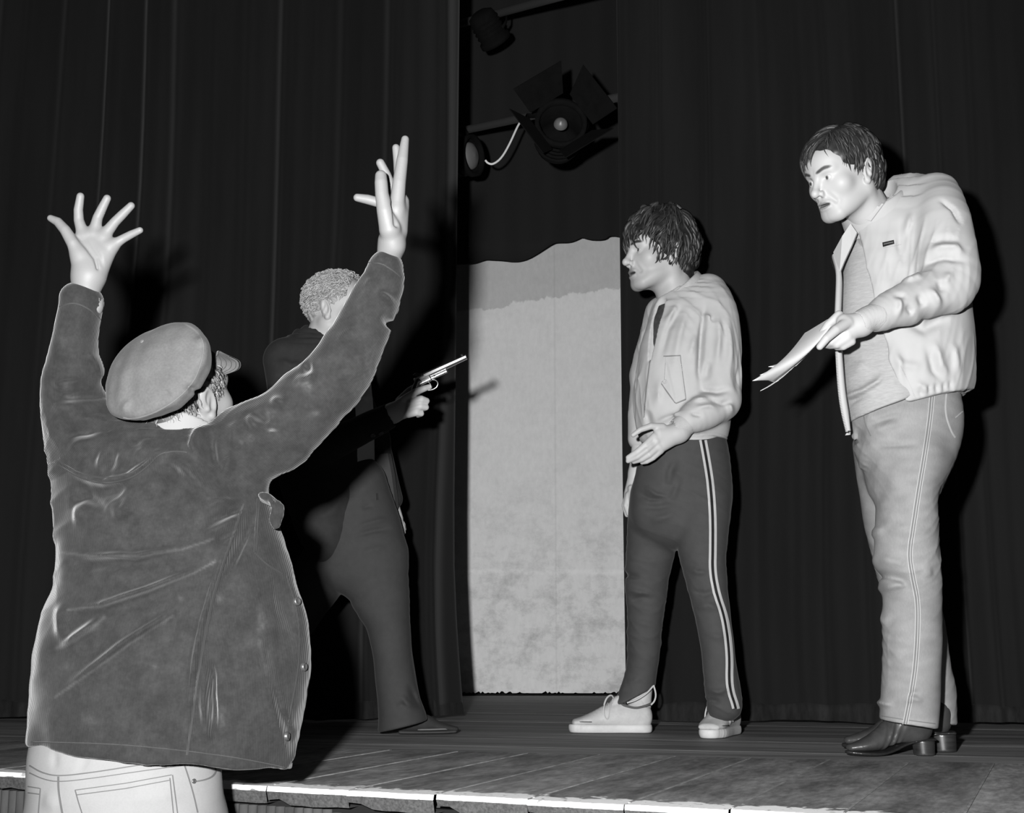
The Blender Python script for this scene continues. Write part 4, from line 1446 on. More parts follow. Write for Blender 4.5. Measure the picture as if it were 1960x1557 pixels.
    Cf = Shape()
    Cf.add(lp([(1281, 810, 1299, 847, 4.262, .031), (1305, 787, 1334, 822, 4.275, .042)], flat0=True, flat1=True))
    Cf.sub(lp([(1276, 812, 1294, 847, 4.255, .026), (1290, 805, 1310, 838, 4.268, .028)]), .003)
    shape_obj('cuff', Cf, 0.003, M['c_rib'], jk)
    Hb = Shape()
    Hb.add(lr([(1230, 1390, 818, 4.45, .135), (1229, 1392, 844, 4.45, .132)], flat0=True, flat1=True))
    shape_obj('hem_band', Hb, 0.004, M['c_rib'], jk)
    # pocket, flap, zip, button
    pk = patch('pocket', SJ, [(1271, 683), (1302, 681), (1313, 765), (1293, 773)], 0.002, M['c_jacket'], jk, puff=0.002)
    patch('pocket', SJ, [(1271, 684), (1275, 682), (1272, 728), (1266, 733)], 0.004, M['c_jacket'], jk, nu=3)
    ribbon('pocket_trim', SJ, [(1298, 686), (1302, 700), (1305, 712)], 5, 0.0045, M['c_stripe'], jk, curve=False)
    ribbon('seam', SJ, [(1271, 683), (1302, 681)], 2.0, 0.0045, M['c_zip'], jk, curve=False)
    ribbon('seam', SJ, [(1302, 681), (1313, 765)], 1.4, 0.0045, M['c_zip'], jk, curve=False)
    ribbon('seam', SJ, [(1313, 765), (1293, 773), (1266, 735)], 2.0, 0.0045, M['c_zip'], jk, curve=False)
    button(SJ, 1273, 731, 0.0075, M['c_stripe'], jk, label='white pocket button')
    ribbon('zip', SJ, [(1245, 690), (1238, 740), (1233, 800)], 2.4, 0.002, M['c_zip'], jk)
    ribbon('placket', SJ, [(1247, 690), (1240, 745), (1234, 805)], 2.0, 0.002, M['c_jacket'], jk)
    # trousers ---------------------------------------------------------
    Tr = Shape()
    Tr.add(lr([(1232, 1388, 835, 4.45, .118), (1224, 1397, 880, 4.45, .125), (1214, 1401, 930, 4.455, .128), (1206, 1399, 985, 4.46, .12)]), 0)
    Tr.add(lr([(1290, 1399, 960, 4.42, .095), (1294, 1393, 1030, 4.40, .088), (1307, 1390, 1090, 4.385, .08), (1326, 1396, 1160, 4.375, .073), (1339, 1404, 1225, 4.37, .066), (1346, 1411, 1285, 4.38, .062), (1350, 1419, 1330, 4.40, .062), (1354, 1421, 1358, 4.41, .06)], flat1=True), .02)
    Tr.add(lr([(1205, 1300, 950, 4.50, .095), (1200, 1297, 1030, 4.53, .088), (1196, 1281, 1100, 4.565, .08), (1200, 1272, 1170, 4.60, .072), (1201, 1264, 1240, 4.63, .066), (1197, 1257, 1290, 4.65, .062), (1184, 1252, 1330, 4.655, .062), (1172, 1240, 1362, 4.64, .06)], flat1=True), .02)
    a, b = P(1176, 1352, 4.65), P(1252, 1316, 4.65)
    nrm = np.cross(b - a, (0, 1, 0.0)); nrm = nrm if nrm[2] < 0 else -nrm
    Tr.sub(rbox((a + b) / 2 + unit(nrm) * 0.1, (0.16, 0.2, 0.1), np.stack([unit(b - a), np.array([0, 1.0, 0]), unit(nrm)]), 0.004), 0.006)
    Y = 4.36
    folds(Tr, Y, [
        ([(1296, 872), (1282, 905), (1278, 945)], .014, -.010), ([(1300, 910), (1290, 945), (1280, 965)], .012, -.008),
        ([(1216, 935), (1245, 955), (1282, 958)], .008, -.006), ([(1230, 928), (1255, 948), (1284, 955)], .008, .007),
        ([(1222, 968), (1260, 972), (1298, 965)], .010, -.006), ([(1240, 1000), (1275, 990), (1296, 980)], .012, .006),
        ([(1200, 1085), (1215, 1098), (1235, 1104)], .009, -.009), ([(1200, 1120), (1230, 1132), (1262, 1140)], .012, .008), ([(1210, 1150), (1240, 1140), (1262, 1146)], .010, -.007),
        ([(1312, 1085), (1330, 1098), (1352, 1098)], .010, .007), ([(1320, 1130), (1345, 1140), (1372, 1130)], .010, -.007), ([(1325, 1165), (1350, 1160), (1375, 1170)], .012, .007),
        ([(1345, 1215), (1370, 1220), (1390, 1215)], .012, .005), ([(1348, 1320), (1370, 1325), (1395, 1318)], .010, .008), ([(1352, 1340), (1380, 1345)], .008, -.007),
        ([(1196, 1300), (1220, 1310), (1245, 1300)], .010, .008), ([(1195, 1325), (1225, 1330)], .008, -.006),
    ], ymax=4.62, gain=1.3)
    Tr.disp(lambda p, g=waves(8, 33), r=ridges(8, (1, 0, -0.35), 9): 0.002 * g(p) + 0.004 * r(p))
    tr, tv, tf = shape_obj('trousers', Tr, 0.004, M['c_trousers'], body, 'dark tracksuit trousers with a double white side stripe')
    ST = Surf(tv, tf)
    mid = np.array([(1345, 843), (1352, 880), (1360, 930), (1364, 990), (1364, 1050), (1363, 1095), (1372, 1140), (1386, 1180), (1393, 1225), (1396, 1262), (1395, 1300), (1398, 1325), (1405, 1345), (1408, 1357)], float)
    ribbon('stripe', ST, mid, 15, 0.0012, M['c_stripe_gap'], tr)
    ribbon('stripe', ST, mid - np.array([5.0, 0]), 4.6, 0.0022, M['c_stripe'], tr)
    ribbon('stripe', ST, mid + np.array([5.0, 0]), 4.6, 0.0022, M['c_stripe'], tr)
    for a in ([(1250, 1314), (1238, 1328), (1218, 1341), (1200, 1346)], [(1251, 1312), (1256, 1330), (1253, 1343), (1246, 1350)]):
        pts = np.array([P(x, y, 4.585) for x, y in a])
        v, f = tube_vf(smooth_line(pts, 2), 0.0032, 6); mesh_obj('ankle_zip', v, f, M['c_stripe'], tr)
    # socks, shoes
    sk = Shape(); sk.add(cone(P(1219, 1378, 4.655), P(1226, 1318, 4.655), .035, .038)); sk.sub(ball(P(1232, 1300, 4.655), .01), .01)
    shape_obj('sock', sk, 0.005, M['c_canvas'], body)
    mats = dict(upper=M['c_canvas'], sole=M['c_sole'], trim=M['c_trim'], dark=M['c_dark'], lace=M['c_lace'])
    g0, g1 = G(1251, 1404), G(1094, 1404)
    e = bpy.data.objects.new('shoe', None); COL.objects.link(e); e.parent = body; BASES[e.name] = {'base': base}; e['label'] = 'white canvas plimsoll pointing left'
    F1 = Foot(g0 + np.array([0, .02, 0]), g1 + np.array([0, 0.03, 0]), 1.0)
    sneaker(F1, e, mats)
    e = bpy.data.objects.new('shoe', None); COL.objects.link(e); e.parent = body; BASES[e.name] = {'base': base}; e['label'] = 'white canvas plimsoll pointing towards the viewer'
    t = G(1358, 1414); hh = t + np.array([0.115, 0.235, 0])
    F2 = Foot(hh, t, 1.03)
    sneaker(F2, e, mats, 1)
    return body
build_track()
# ------------------------------------------------------------------ man in the white blouson and jeans, holding a script
M['d_jacket'] = material('white_blouson', 0.33, 0.75, sheen=0.04, spec=0.2, noise=[(9, 0.95, 1.04, ONE)])
M['d_elastic'] = material('white_elastic', 0.32, 0.85, bump=(300, 0.5, 0.002, (1, 1, 0.1)))
M['d_shirt'] = material('grey_marl_shirt', 0.27, 0.9, noise=[(50, 0.86, 1.12, (1, 1, 5))])
M['d_jeans'] = material('pale_denim', 0.185, 0.85, attr='shade', noise=[(260, 0.93, 1.07, (1, 1, 0.4)), (7, 0.9, 1.1, ONE)])
M['d_stitch'] = material('denim_stitch', 0.32, 0.85)
M['d_denim_dark'] = material('denim_seam_shade', 0.13, 0.9)
M['d_boot'] = material('brown_boot_leather', 0.034, 0.38, spec=0.45, noise=[(30, 0.8, 1.25, ONE)])
M['d_sole'] = material('boot_sole', 0.012, 0.35, spec=0.5)
M['d_heel'] = material('stacked_heel', 0.02, 0.35, spec=0.5, noise=[(90, 0.6, 1.5, (0.1, 0.1, 1))])
M['d_label'] = material('black_label', 0.008, 0.6)
M['d_label_mark'] = material('label_thread', 0.10, 0.7)

def build_reader():
    H = Head((-0.833, -0.444, -0.331), (-0.276, -0.185, 0.943), 1.03, at_px=(1554.5, 373.5), at_local=(0, 0.123, -0.0345), Y=3.45)
    neck = P(1693, 455, 3.60)
    HS = head_shape(H, mouth=0.0014, neck_to=neck, brow=1.15, nose=1.0, jaw=1.0)
    hv, hf = HS.mesh(0.0021)
    N = Shape(); Yh = 3.335
    hand_shape(N, [
        # thumb on the near side of the sheets, pointing down to the left
        [(1622, 618, Yh - .02, .0145), (1600, 632, Yh - .04, .0125), (1582, 648, Yh - .045, .0105), (1569, 664, Yh - .038, .0085)],
        # fingers folded behind the sheets
        [(1606, 604, Yh, .0125), (1585, 622, Yh + .014, .0105), (1572, 640, Yh + .02, .009)],
        [(1614, 640, Yh - .01, .012), (1592, 655, Yh - .006, .0105), (1580, 660, Yh + .012, .009)],
        [(1622, 648, Yh - .01, .0115), (1602, 660, Yh - .004, .010), (1588, 662, Yh + .014, .0085)],
        [(1630, 654, Yh - .006, .0105), (1614, 664, Yh, .009), (1602, 665, Yh + .014, .008)],
    ], [((1648, 620, Yh + .005, .027), (1616, 616, Yh - .01, .020)), ((1648, 624, Yh + .005, .026), (1622, 640, Yh - .006, .019)), ((1672, 610, Yh + .02, .028), (1648, 621, Yh + .005, .027))])
    N.sub(cone(P(1618, 650, Yh - 0.035), P(1588, 656, Yh - 0.03), .004, .003), 0.008)
    nv, nf = N.mesh(0.0024)
    core = core_body([(lr([(1680, 1790, 440, 3.62, .08), (1640, 1790, 560, 3.60, .09), (1650, 1800, 760, 3.62, .09)]), 0),
                      (cone(P(1800, 440, 3.52), P(1830, 560, 3.45), .05, .042), .02), (cone(P(1830, 560, 3.45), P(1690, 605, 3.36), .04, .03), .01),
                      (cone(P(1660, 470, 3.72), P(1640, 600, 3.78), .045, .04), .02), (cone(P(1640, 600, 3.78), P(1700, 690, 3.74), .038, .03), .01),
                      (cone(P(1735, 830, 3.60), P(1738, 1100, 3.60), .075, .055), .02), (cone(P(1738, 1100, 3.60), P(1750, 1350, 3.67), .052, .035), .01),
                      (cone(P(1690, 830, 3.70), P(1735, 1100, 3.80), .07, .052), .02), (cone(P(1735, 1100, 3.80), P(1786, 1350, 3.87), .05, .035), .01)])
    base = G(1740, 1445)
    body = person(join((hv, hf), (nv, nf), core), M['skin'], base, 'man in white blouson, grey shirt and pale jeans leaning forward with papers in hand', H, dict(stubble=0.9, brow=0.12, brow_tilt=0.12))
    eyes(H, body, look=(0.12, 0.02))
    # hair ------------------------------------------------------------
    B = Shape()
    B.add(H.prim(*ellipsoid((0, -0.018, 0.043), (0.084, 0.106, 0.084)), mirror=True))
    B.add(H.prim(*ellipsoid((0, -0.07, -0.035), (0.062, 0.036, 0.045)), mirror=True), 0.03)
    B.sub(H.prim(*ellipsoid((0, 0.092, -0.052), (0.11, 0.088, 0.10)), mirror=True), 0.010)
    B.disp(lambda p, g=waves(30, 14): 0.0025 * g(p))
    bv, bf = B.mesh(0.0045)
    # part on the person's left; the long top sweeps over to the right side of the brow
    def flow(p):
        x, y, z = p
        if x > -0.028 and z > 0.035 and y > -0.03:
            return (0.9, 0.75, -0.55 if x > 0.02 else -0.15)
        if x <= -0.028 and y > -0.05:
            return (-0.15, 0.05 if z > 0.0 else -0.25, -1.0)
        return (0.1 * np.sign(x), -0.25, -1.0)
    keep = lambda p: (p[2] > 0.005 or p[1] < -0.045) and not (p[1] > 0.05 and p[2] < 0.07) and p[2] > -0.06 and not (p[1] > 0.03 and p[2] < 0.03)
    rad = (0.083, 0.106, 0.088)
    roots = scalp(560, 8, keep, rad=rad)
    ln = lambda p: 0.085 if (p[0] > -0.028 and p[2] > 0.035 and p[1] > -0.03) else (0.042 if p[0] < 0 and p[1] > -0.05 else 0.05)
    sv, sf = strands(H, roots, flow, ln, 0.0050, seed=6, lift=0.005, steps=8, rad=rad, stray=0.001, gravity=0.1, curl=0.05, flat=0.3, hug=1.0)
    nb, nbn = back_locks(H, 130, 31, 0.045, 0.0050, curl=0.04, lift=0.003)
    fr_ = np.random.default_rng(9)
    froots = np.array([(x, y, z) for x, y, z in zip(fr_.uniform(-0.030, 0.045, 120), fr_.uniform(0.035, 0.070, 120), np.full(120, 0.09))])
    fc, frad = (0, -0.010, 0.030), (0.084, 0.112, 0.094)
    froots = np.array([np.array(fc) + (p - np.array(fc)) / np.linalg.norm((p - np.array(fc)) / np.array(frad)) for p in froots])
    fv, ff = strands(H, froots, lambda p: (0.75, 0.5, -0.75), 0.075, 0.0046, seed=22, lift=0.004, steps=8, centre=fc, rad=frad, curl=0.05, flat=0.3, hug=1.0)
    tone = np.concatenate([np.full(len(bv), 0.7), strand_tone(9 * 5, len(roots), 4, 0.5, 1.6), strand_tone(9 * 5, nbn, 6, 0.5, 1.5), strand_tone(9 * 5, len(froots), 8, 0.5, 1.6)])
    v, f = join((bv, bf), (sv, sf), nb, (fv, ff))
    mesh_obj('hair', v, f, M['hair_dark'], body, attrs={'shade': tone})['label'] = 'short dark side-parted hair'
    # shirt ------------------------------------------------------------
    T = Shape()
    T.add(lr([(1632, 1780, 445, 3.65, .09), (1616, 1790, 500, 3.64, .11), (1608, 1800, 580, 3.63, .115), (1607, 1795, 660, 3.62, .122), (1611, 1785, 730, 3.605, .134), (1620, 1790, 775, 3.605, .137), (1628, 1795, 800, 3.605, .137)], flat1=True), 0)
    T.cut(P(1626, 803, 3.5), np.array([0.36, 0, -1.0]), 0.004)
    Y = 3.48
    folds(T, Y, [([(1615, 738), (1632, 748), (1655, 745), (1680, 730), (1695, 708)], .008, .013), ([(1618, 750), (1640, 760), (1670, 750)], .008, -.010), ([(1616, 755), (1630, 770)], .010, .012),
                 ([(1612, 640), (1618, 690), (1622, 735)], .010, -.006), ([(1630, 540), (1622, 600)], .010, .006), ([(1640, 700), (1665, 690)], .014, .006)], gain=1.2)
    T.disp(lambda p, g=waves(9, 41): 0.002 * g(p))
    shape_obj('shirt', T, 0.004, M['d_shirt'], body, 'grey marl shirt worn loose over the waistband')
    # jacket -----------------------------------------------------------
    J = Shape()
    J.add(lr([(1735, 1795, 368, 3.66, .025), (1680, 1828, 392, 3.64, .09), (1632, 1846, 450, 3.62, .14), (1615, 1852, 520, 3.61, .15), (1610, 1858, 600, 3.61, .158), (1612, 1864, 680, 3.61, .16), (1612, 1860, 725, 3.61, .156), (1614, 1847, 752, 3.61, .145), (1616, 1844, 785, 3.61, .14)], flat1=True), 0)
    # hem runs up to the right
    J.cut(P(1728, 770, 3.46), np.array([0.24, 0, -1.0]), 0.006)
    # open front: the near panel ends on a slanting edge
    e0, e1 = P(1622, 432, 3.48), P(1729, 770, 3.46)
    ed = unit(e1 - e0)
    nrm = np.cross(ed, unit((0.75, 1.0, 0.0))); nrm = nrm if nrm[0] < 0 else -nrm
    J.cut(e0, nrm, 0.004)
    J.add(lp([(1742, 362, 1832, 402, 3.56, .075), (1748, 400, 1848, 452, 3.50, .09), (1756, 455, 1861, 512, 3.46, .088), (1764, 505, 1868, 565, 3.43, .08), (1752, 530, 1838, 592, 3.41, .068), (1722, 543, 1778, 612, 3.385, .058), (1692, 560, 1716, 628, 3.365, .05), (1670, 578, 1690, 634, 3.352, .043)]), 0.03)
    # stand of the collar
    cn = unit((-0.50, -0.30, 0.81)); cc = P(1672, 396, 3.585)
    J.add(cone(cc - cn * 0.09, cc - cn * 0.035, .105, .088), .03)
    J.sub(cone(cc + cn * 0.06, cc + cn * 0.25, .090, .12), 0.004)
    Y = 3.40
    folds(J, Y, [
        ([(1800, 372), (1825, 400), (1838, 440)], .006, -.010), ([(1745, 395), (1738, 450), (1745, 500)], .010, -.010), ([(1760, 385), (1748, 420), (1740, 450)], .008, .008),
        ([(1765, 492), (1790, 478), (1820, 480), (1842, 500)], .010, .012), ([(1762, 510), (1800, 500), (1840, 512)], .009, -.011), ([(1775, 470), (1800, 462), (1830, 470)], .010, -.008),
        ([(1715, 545), (1745, 535), (1762, 520)], .010, .010), ([(1790, 560), (1800, 540), (1812, 530)], .010, .008), ([(1760, 560), (1782, 590), (1790, 605)], .010, .012), ([(1740, 575), (1755, 600)], .010, -.010), ([(1785, 545), (1790, 575)], .010, -.008),
        ([(1700, 575), (1706, 600), (1700, 625)], .007, .010), ([(1692, 585), (1720, 580)], .007, -.008), ([(1715, 600), (1735, 612)], .008, -.009),
        ([(1700, 440), (1690, 490), (1698, 545)], .010, .005), ([(1672, 450), (1662, 500)], .010, .005), ([(1715, 470), (1722, 530)], .010, -.005),
        ([(1700, 660), (1740, 690), (1790, 700)], .012, .006), ([(1720, 640), (1735, 700), (1745, 740)], .010, .007), ([(1800, 640), (1815, 690), (1835, 715)], .010, .010), ([(1785, 650), (1800, 700), (1822, 725)], .010, -.009), ([(1840, 640), (1850, 680), (1852, 715)], .010, .008),
        ([(1760, 720), (1780, 735), (1800, 742)], .010, .007), ([(1735, 600), (1780, 620), (1840, 590)], .016, -.014),
        ([(1790, 725), (1795, 750)], .005, -.006), ([(1806, 722), (1810, 745)], .005, -.006), ([(1822, 718), (1825, 742)], .005, -.006), ([(1836, 715), (1838, 738)], .005, -.005), ([(1775, 728), (1778, 752)], .005, -.005),
    ], gain=1.2)
    J.disp(lambda p, g=waves(10, 51), r=ridges(12, (0.3, 0, 1), 15): 0.0022 * g(p) + 0.006 * r(p))
    jk, jv, jf = shape_obj('jacket', J, 0.0038, M['d_jacket'], body, 'white cotton blouson hanging open, zip undone', smooth_n=2)
    SJ = Surf(jv, jf)
    # turned-down collar leaf
    Cl = Shape()
    Cl.add(cone(cc - cn * 0.055, cc + cn * 0.02, .104, .092))
    Cl.sub(cone(cc - cn * 0.2, cc + cn * 0.2, .082, .084), 0.003)
    Cl.cut(cc - cn * 0.05, -cn, .004); Cl.cut(cc + cn * 0.012, cn, .008)
    cl_a = P(1640, 405, 3.46); Cl.cut(cl_a, unit((-0.9, -0.25, -0.45)), .004)
    _, clv, clf = shape_obj('collar', Cl, 0.0035, M['d_jacket'], jk)
    SC_ = Surf(*join((jv, jf), (clv, clf)))
    patch('collar_leaf', SC_, [(1688, 364), (1707, 372), (1668, 424), (1641, 416)], 0.005, M['d_jacket'], jk, 14, 8, puff=0.001)
    # cuff (knitted shirt cuff showing beyond the gathered sleeve)
    Cf = Shape()
    Cf.add(lp([(1633, 600, 1654, 643, 3.335, .034), (1652, 588, 1672, 634, 3.345, .040), (1674, 580, 1692, 632, 3.352, .044)], flat0=True, flat1=True))
    Cf.sub(cone(P(1636, 622, 3.33), P(1610, 632, 3.33), .029, .029), .003)
    shape_obj('cuff', Cf, 0.003, M['d_elastic'], jk)
    ribbon('cuff_seam', SJ, [(1676, 582), (1692, 628)], 2, 0.002, M['d_denim_dark'], jk) if False else None
    # far panel of the jacket hanging free on the other side, with zip teeth
    st = [(1597, 488, 3.58, .006), (1605, 520, 3.55, .012), (1603, 570, 3.52, .012), (1601, 620, 3.50, .012), (1604, 690, 3.49, .013), (1608, 750, 3.49, .015), (1614, 790, 3.495, .016), (1623, 826, 3.51, .008)]
    cur = resample(smooth_line([(x, y, Yv, w) for x, y, Yv, w in st], 2), 8)
    rows = []
    for x, y, Yv, w in cur:
        p = P(x, y, Yv)
        rows.append([p + np.array([-0.004, -0.012, 0]), p + np.array([w * 0.6, -0.010, 0]), p + np.array([w * 1.4 + 0.01, 0.06, 0]), p + np.array([w * 1.2, 0.07, 0]), p + np.array([-0.006, 0.0, 0])])
    rows = np.array(rows); n = len(rows)
    idx = np.arange(n * 5).reshape(n, 5)
    f = np.stack([idx[:-1], np.roll(idx[:-1], -1, 1), np.roll(idx[1:], -1, 1), idx[1:]], -1).reshape(-1, 4)
    pn = mesh_obj('far_panel', rows.reshape(-1, 3), f, M['d_jacket'], jk)
    zp = resample(np.array([P(x - 2.5, y, Yv - .012) for x, y, Yv, w in cur if y > 655]), 0.0042)
    vf = [box_vf(q + np.array([-0.0028, -0.002, -0.0011]), q + np.array([0.0028, 0.002, 0.0011])) for q in zp]
    v, f = join(*vf); o = mesh_obj('zip_teeth', v, f, M['d_elastic'], jk, smooth=False); o['kind'] = 'stuff'
    # lapel of the far side
    poly = [(1628, 428), (1612, 452), (1595, 483), (1597, 490), (1607, 522), (1616, 500), (1630, 470), (1640, 445)]
    dep = [3.50, 3.52, 3.56, 3.56, 3.54, 3.53, 3.52, 3.50]
    a_ = np.array([P(x, y, d) for (x, y), d in zip(poly, dep)]); n = len(a_)
    mesh_obj('lapel', np.concatenate([a_, a_ + np.array([0.004, 0.008, 0])]), [tuple(range(n))[::-1], tuple(range(n, 2 * n))] + [(i, (i + 1) % n, (i + 1) % n + n, i + n) for i in range(n)], M['d_jacket'], jk, smooth=False)
    # label, snap, yoke seam
    lb = patch('chest_label', SJ, [(1689, 465), (1711, 460), (1712, 467), (1690, 473)], 0.002, M['d_label'], jk, 4, 3, label='small black maker\'s tab')
    ribbon('label_mark', SJ, [(1692, 468.5), (1709, 464.5)], 1.6, 0.003, M['d_label_mark'], jk, curve=False)
    ribbon('seam', SJ, [(1690, 475), (1725, 468)], 1.6, 0.0016, M['d_elastic'], jk, curve=False)
    ribbon('seam', SJ, [(1724, 700), (1745, 745), (1752, 762)], 1.6, 0.0016, M['d_elastic'], jk)
    button(SJ, 1733, 757, 0.006, M['d_elastic'], jk, name='snap')
    # jeans ------------------------------------------------------------
    Tr = Shape()
    Tr.add(lr([(1650, 1836, 745, 3.615, .10), (1634, 1842, 795, 3.615, .122), (1630, 1838, 830, 3.62, .13), (1640, 1822, 870, 3.62, .125), (1655, 1803, 910, 3.62, .11)]), 0)
    Tr.add(lr([(1676, 1812, 880, 3.58, .11), (1680, 1792, 950, 3.575, .10), (1677, 1794, 1020, 3.575, .095), (1676, 1799, 1080, 3.58, .09), (1690, 1801, 1140, 3.60, .085), (1690, 1801, 1200, 3.61, .082), (1692, 1800, 1260, 3.63, .082), (1688, 1798, 1320, 3.65, .084), (1685, 1792, 1388, 3.67, .086)], flat1=True), .02)
    Tr.add(lr([(1634, 1735, 860, 3.70, .10), (1646, 1740, 940, 3.74, .092), (1658, 1755, 1010, 3.78, .086), (1674, 1775, 1075, 3.81, .08), (1690, 1790, 1130, 3.84, .075), (1712, 1808, 1200, 3.86, .07), (1730, 1818, 1270, 3.87, .066), (1742, 1828, 1330, 3.88, .066), (1746, 1830, 1386, 3.88, .066)], flat1=True), .012)
    a, b = P(1685, 1381, 3.6), P(1793, 1396, 3.6)
    Tr.cut((a + b) / 2, np.cross(unit(b - a), (0, 1, 0.05)) * (-1 if np.cross(unit(b - a), (0, 1, 0))[2] > 0 else 1), 0.004)
    Y = 3.50
    folds(Tr, Y, [
        ([(1660, 800), (1664, 835), (1672, 850)], .008, -.012), ([(1672, 845), (1680, 890), (1679, 950), (1682, 1010)], .010, -.014),
        ([(1665, 830), (1700, 815), (1740, 812)], .010, .007), ([(1670, 850), (1710, 852), (1760, 855)], .008, -.007), ([(1665, 812), (1700, 800), (1735, 795)], .008, -.007),
        
        ([(1675, 1075), (1695, 1095), (1730, 1110), (1755, 1140)], .010, -.014), ([(1678, 1058), (1705, 1075), (1740, 1085)], .012, .011), ([(1690, 1130), (1720, 1120), (1750, 1118)], .010, .010), ([(1690, 1110), (1698, 1128), (1695, 1140)], .010, -.010),
        ([(1700, 1015), (1740, 1020), (1780, 1012)], .014, .006), ([(1690, 1000), (1685, 1030)], .012, .008), ([(1760, 1100), (1790, 1095)], .012, .007),
        ([(1695, 1340), (1715, 1352), (1735, 1355)], .008, .010), ([(1698, 1355), (1720, 1362)], .007, -.008), ([(1745, 1345), (1765, 1340), (1785, 1348)], .008, .008), ([(1755, 1330), (1778, 1328)], .008, -.007),
        ([(1690, 1250), (1710, 1240)], .012, .007), ([(1692, 1180), (1720, 1190)], .014, .006),
    ], ymax=3.75, gain=0.95)
    Tr.disp(lambda p, g=waves(10, 61), r=ridges(9, (1, 0, 0.3), 19): 0.002 * g(p) + 0.004 * r(p))
    def fade(v):
        q = proj(v)
        g = waves(14, 71, squash=(1, 1, 2.2))(v)
        s = 1 + 0.10 * g
        s = s - 0.16 * np.exp(-((q[:, 0] - 1640) / 30) ** 2) * np.exp(-((q[:, 1] - 880) / 60) ** 2)
        s = s + 0.18 * np.exp(-((q[:, 1] - 1385) / 8) ** 2) + 0.10 * np.exp(-((q[:, 1] - 1075) / 50) ** 2)
        return s
    tr, tv, tf = shape_obj('jeans', Tr, 0.004, M['d_jeans'], body, 'faded pale denim jeans', attrs={'shade': fade})
    ST = Surf(tv, tf)
    side = np.array([(1784, 752), (1780, 800), (1770, 870), (1758, 940), (1748, 1010), (1740, 1060), (1746, 1100), (1757, 1150), (1756, 1220), (1751, 1290), (1742, 1340), (1733, 1386)], float)
    ribbon('side_seam', ST, side, 9, 0.0012, M['d_denim_dark'], tr)
    for dx in (-4.5, 0.5, 4.5):
        ribbon('stitching', ST, side + np.array([dx, 0]), 1.5, 0.002, M['d_stitch'], tr)
    ribbon('pocket_stitching', ST, [(1812, 745), (1808, 790), (1820, 826), (1828, 838)], 2.4, 0.0015, M['d_stitch'], tr)
    ribbon('pocket_stitching', ST, [(1828, 800), (1842, 788)], 2.0, 0.0015, M['d_stitch'], tr)
    ribbon('fly_stitching', ST, [(1652, 790), (1657, 815), (1667, 835)], 2.0, 0.0015, M['d_denim_dark'], tr)
    ribbon('hem_stitching', ST, [(1687, 1371), (1730, 1378), (1790, 1386)], 1.6, 0.0015, M['d_denim_dark'], tr, curve=False)
    # boots ------------------------------------------------------------
    mats = dict(leather=M['d_boot'], sole=M['d_sole'], heel=M['d_heel'])
    for hp, tp, sh, lb in (((1788, 1447), (1624, 1452), P(1745, 1340, 3.67), 'brown leather boot nearest the stage edge'), ((1826, 1439), (1612, 1432), P(1790, 1340, 3.88), 'brown leather boot set further back')):
        e = bpy.data.objects.new('boot', None); COL.objects.link(e); e.parent = body; BASES[e.name] = {'base': base}; e['label'] = lb
        g0, g1 = G(*hp), G(*tp)
        F = Foot(g0, g1, 0.93)
        if hp[0] > 1800: F = Foot(g0, g0 + np.array([-0.95, 0.10, 0]), 1.0)
        else: F = Foot(g0 + np.array([0, 0.02, 0]), g0 + np.array([-0.97, -0.22, 0]), 0.83)
        boot(F, e, mats, sh)
    # script -----------------------------------------------------------
    papers = [
        # corner pixels in order: near bottom tip, bottom right, top right, top left; depth at each
        [(1437, 731, 3.20), (1489, 726, 3.28), (1612, 594, 3.36), (1540, 638, 3.42)],
        [(1445, 727, 3.23), (1490, 728, 3.29), (1611, 597, 3.375), (1552, 640, 3.43)],
        [(1450, 722, 3.25), (1500, 712, 3.31), (1610, 600, 3.385), (1560, 642, 3.44)],
        [(1470, 706, 3.28), (1525, 693, 3.32), (1606, 604, 3.39), (1566, 645, 3.44)],
        [(1455, 750, 3.24), (1500, 716, 3.30), (1600, 606, 3.39), (1556, 648, 3.44)],
    ]
    root = top_empty('script', P(1540, 660, 3.36), 'loose white script pages held out by the man in jeans', 'papers')
    for k, q in enumerate(papers):
        c = [P(*x) for x in q]
        nu, nv_ = 18, 6
        nrm = unit(np.cross(c[1] - c[0], c[3] - c[0]))
        if nrm[1] > 0: nrm = -nrm
        V = np.zeros((nu + 1, nv_ + 1, 3))
        for i in range(nu + 1):
            for j in range(nv_ + 1):
                u, w = i / nu, j / nv_
                p = (c[0] * (1 - w) + c[1] * w) * (1 - u) + (c[3] * (1 - w) + c[2] * w) * u
                sag = 0.010 * math.sin(math.pi * u) * (1 - 0.3 * k) - 0.016 * (1 - u) ** 3 * (w - 0.3)
                V[i, j] = p + nrm * (sag + 0.004 * math.sin(3 * w + k)) + np.array([0, 0.0, -0.012 * math.sin(math.pi * u)])
        n = (nu + 1) * (nv_ + 1)
        idx = np.arange(n).reshape(nu + 1, nv_ + 1)
        f = np.stack([idx[:-1, :-1], idx[:-1, 1:], idx[1:, 1:], idx[1:, :-1]], -1).reshape(-1, 4)
        v = np.concatenate([V.reshape(-1, 3) + nrm * 0.0004, V.reshape(-1, 3) - nrm * 0.0004])
        ring = list(idx[:, 0]) + list(idx[-1, 1:]) + list(idx[::-1, -1][1:]) + list(idx[0, ::-1][1:-1])
        sk = np.array([(a, b, b + n, a + n) for a, b in zip(ring, ring[1:] + ring[:1])])
        mesh_obj('page', v, np.concatenate([f, f[:, ::-1] + n, sk]), M['paper'], root)
    return body
build_reader()
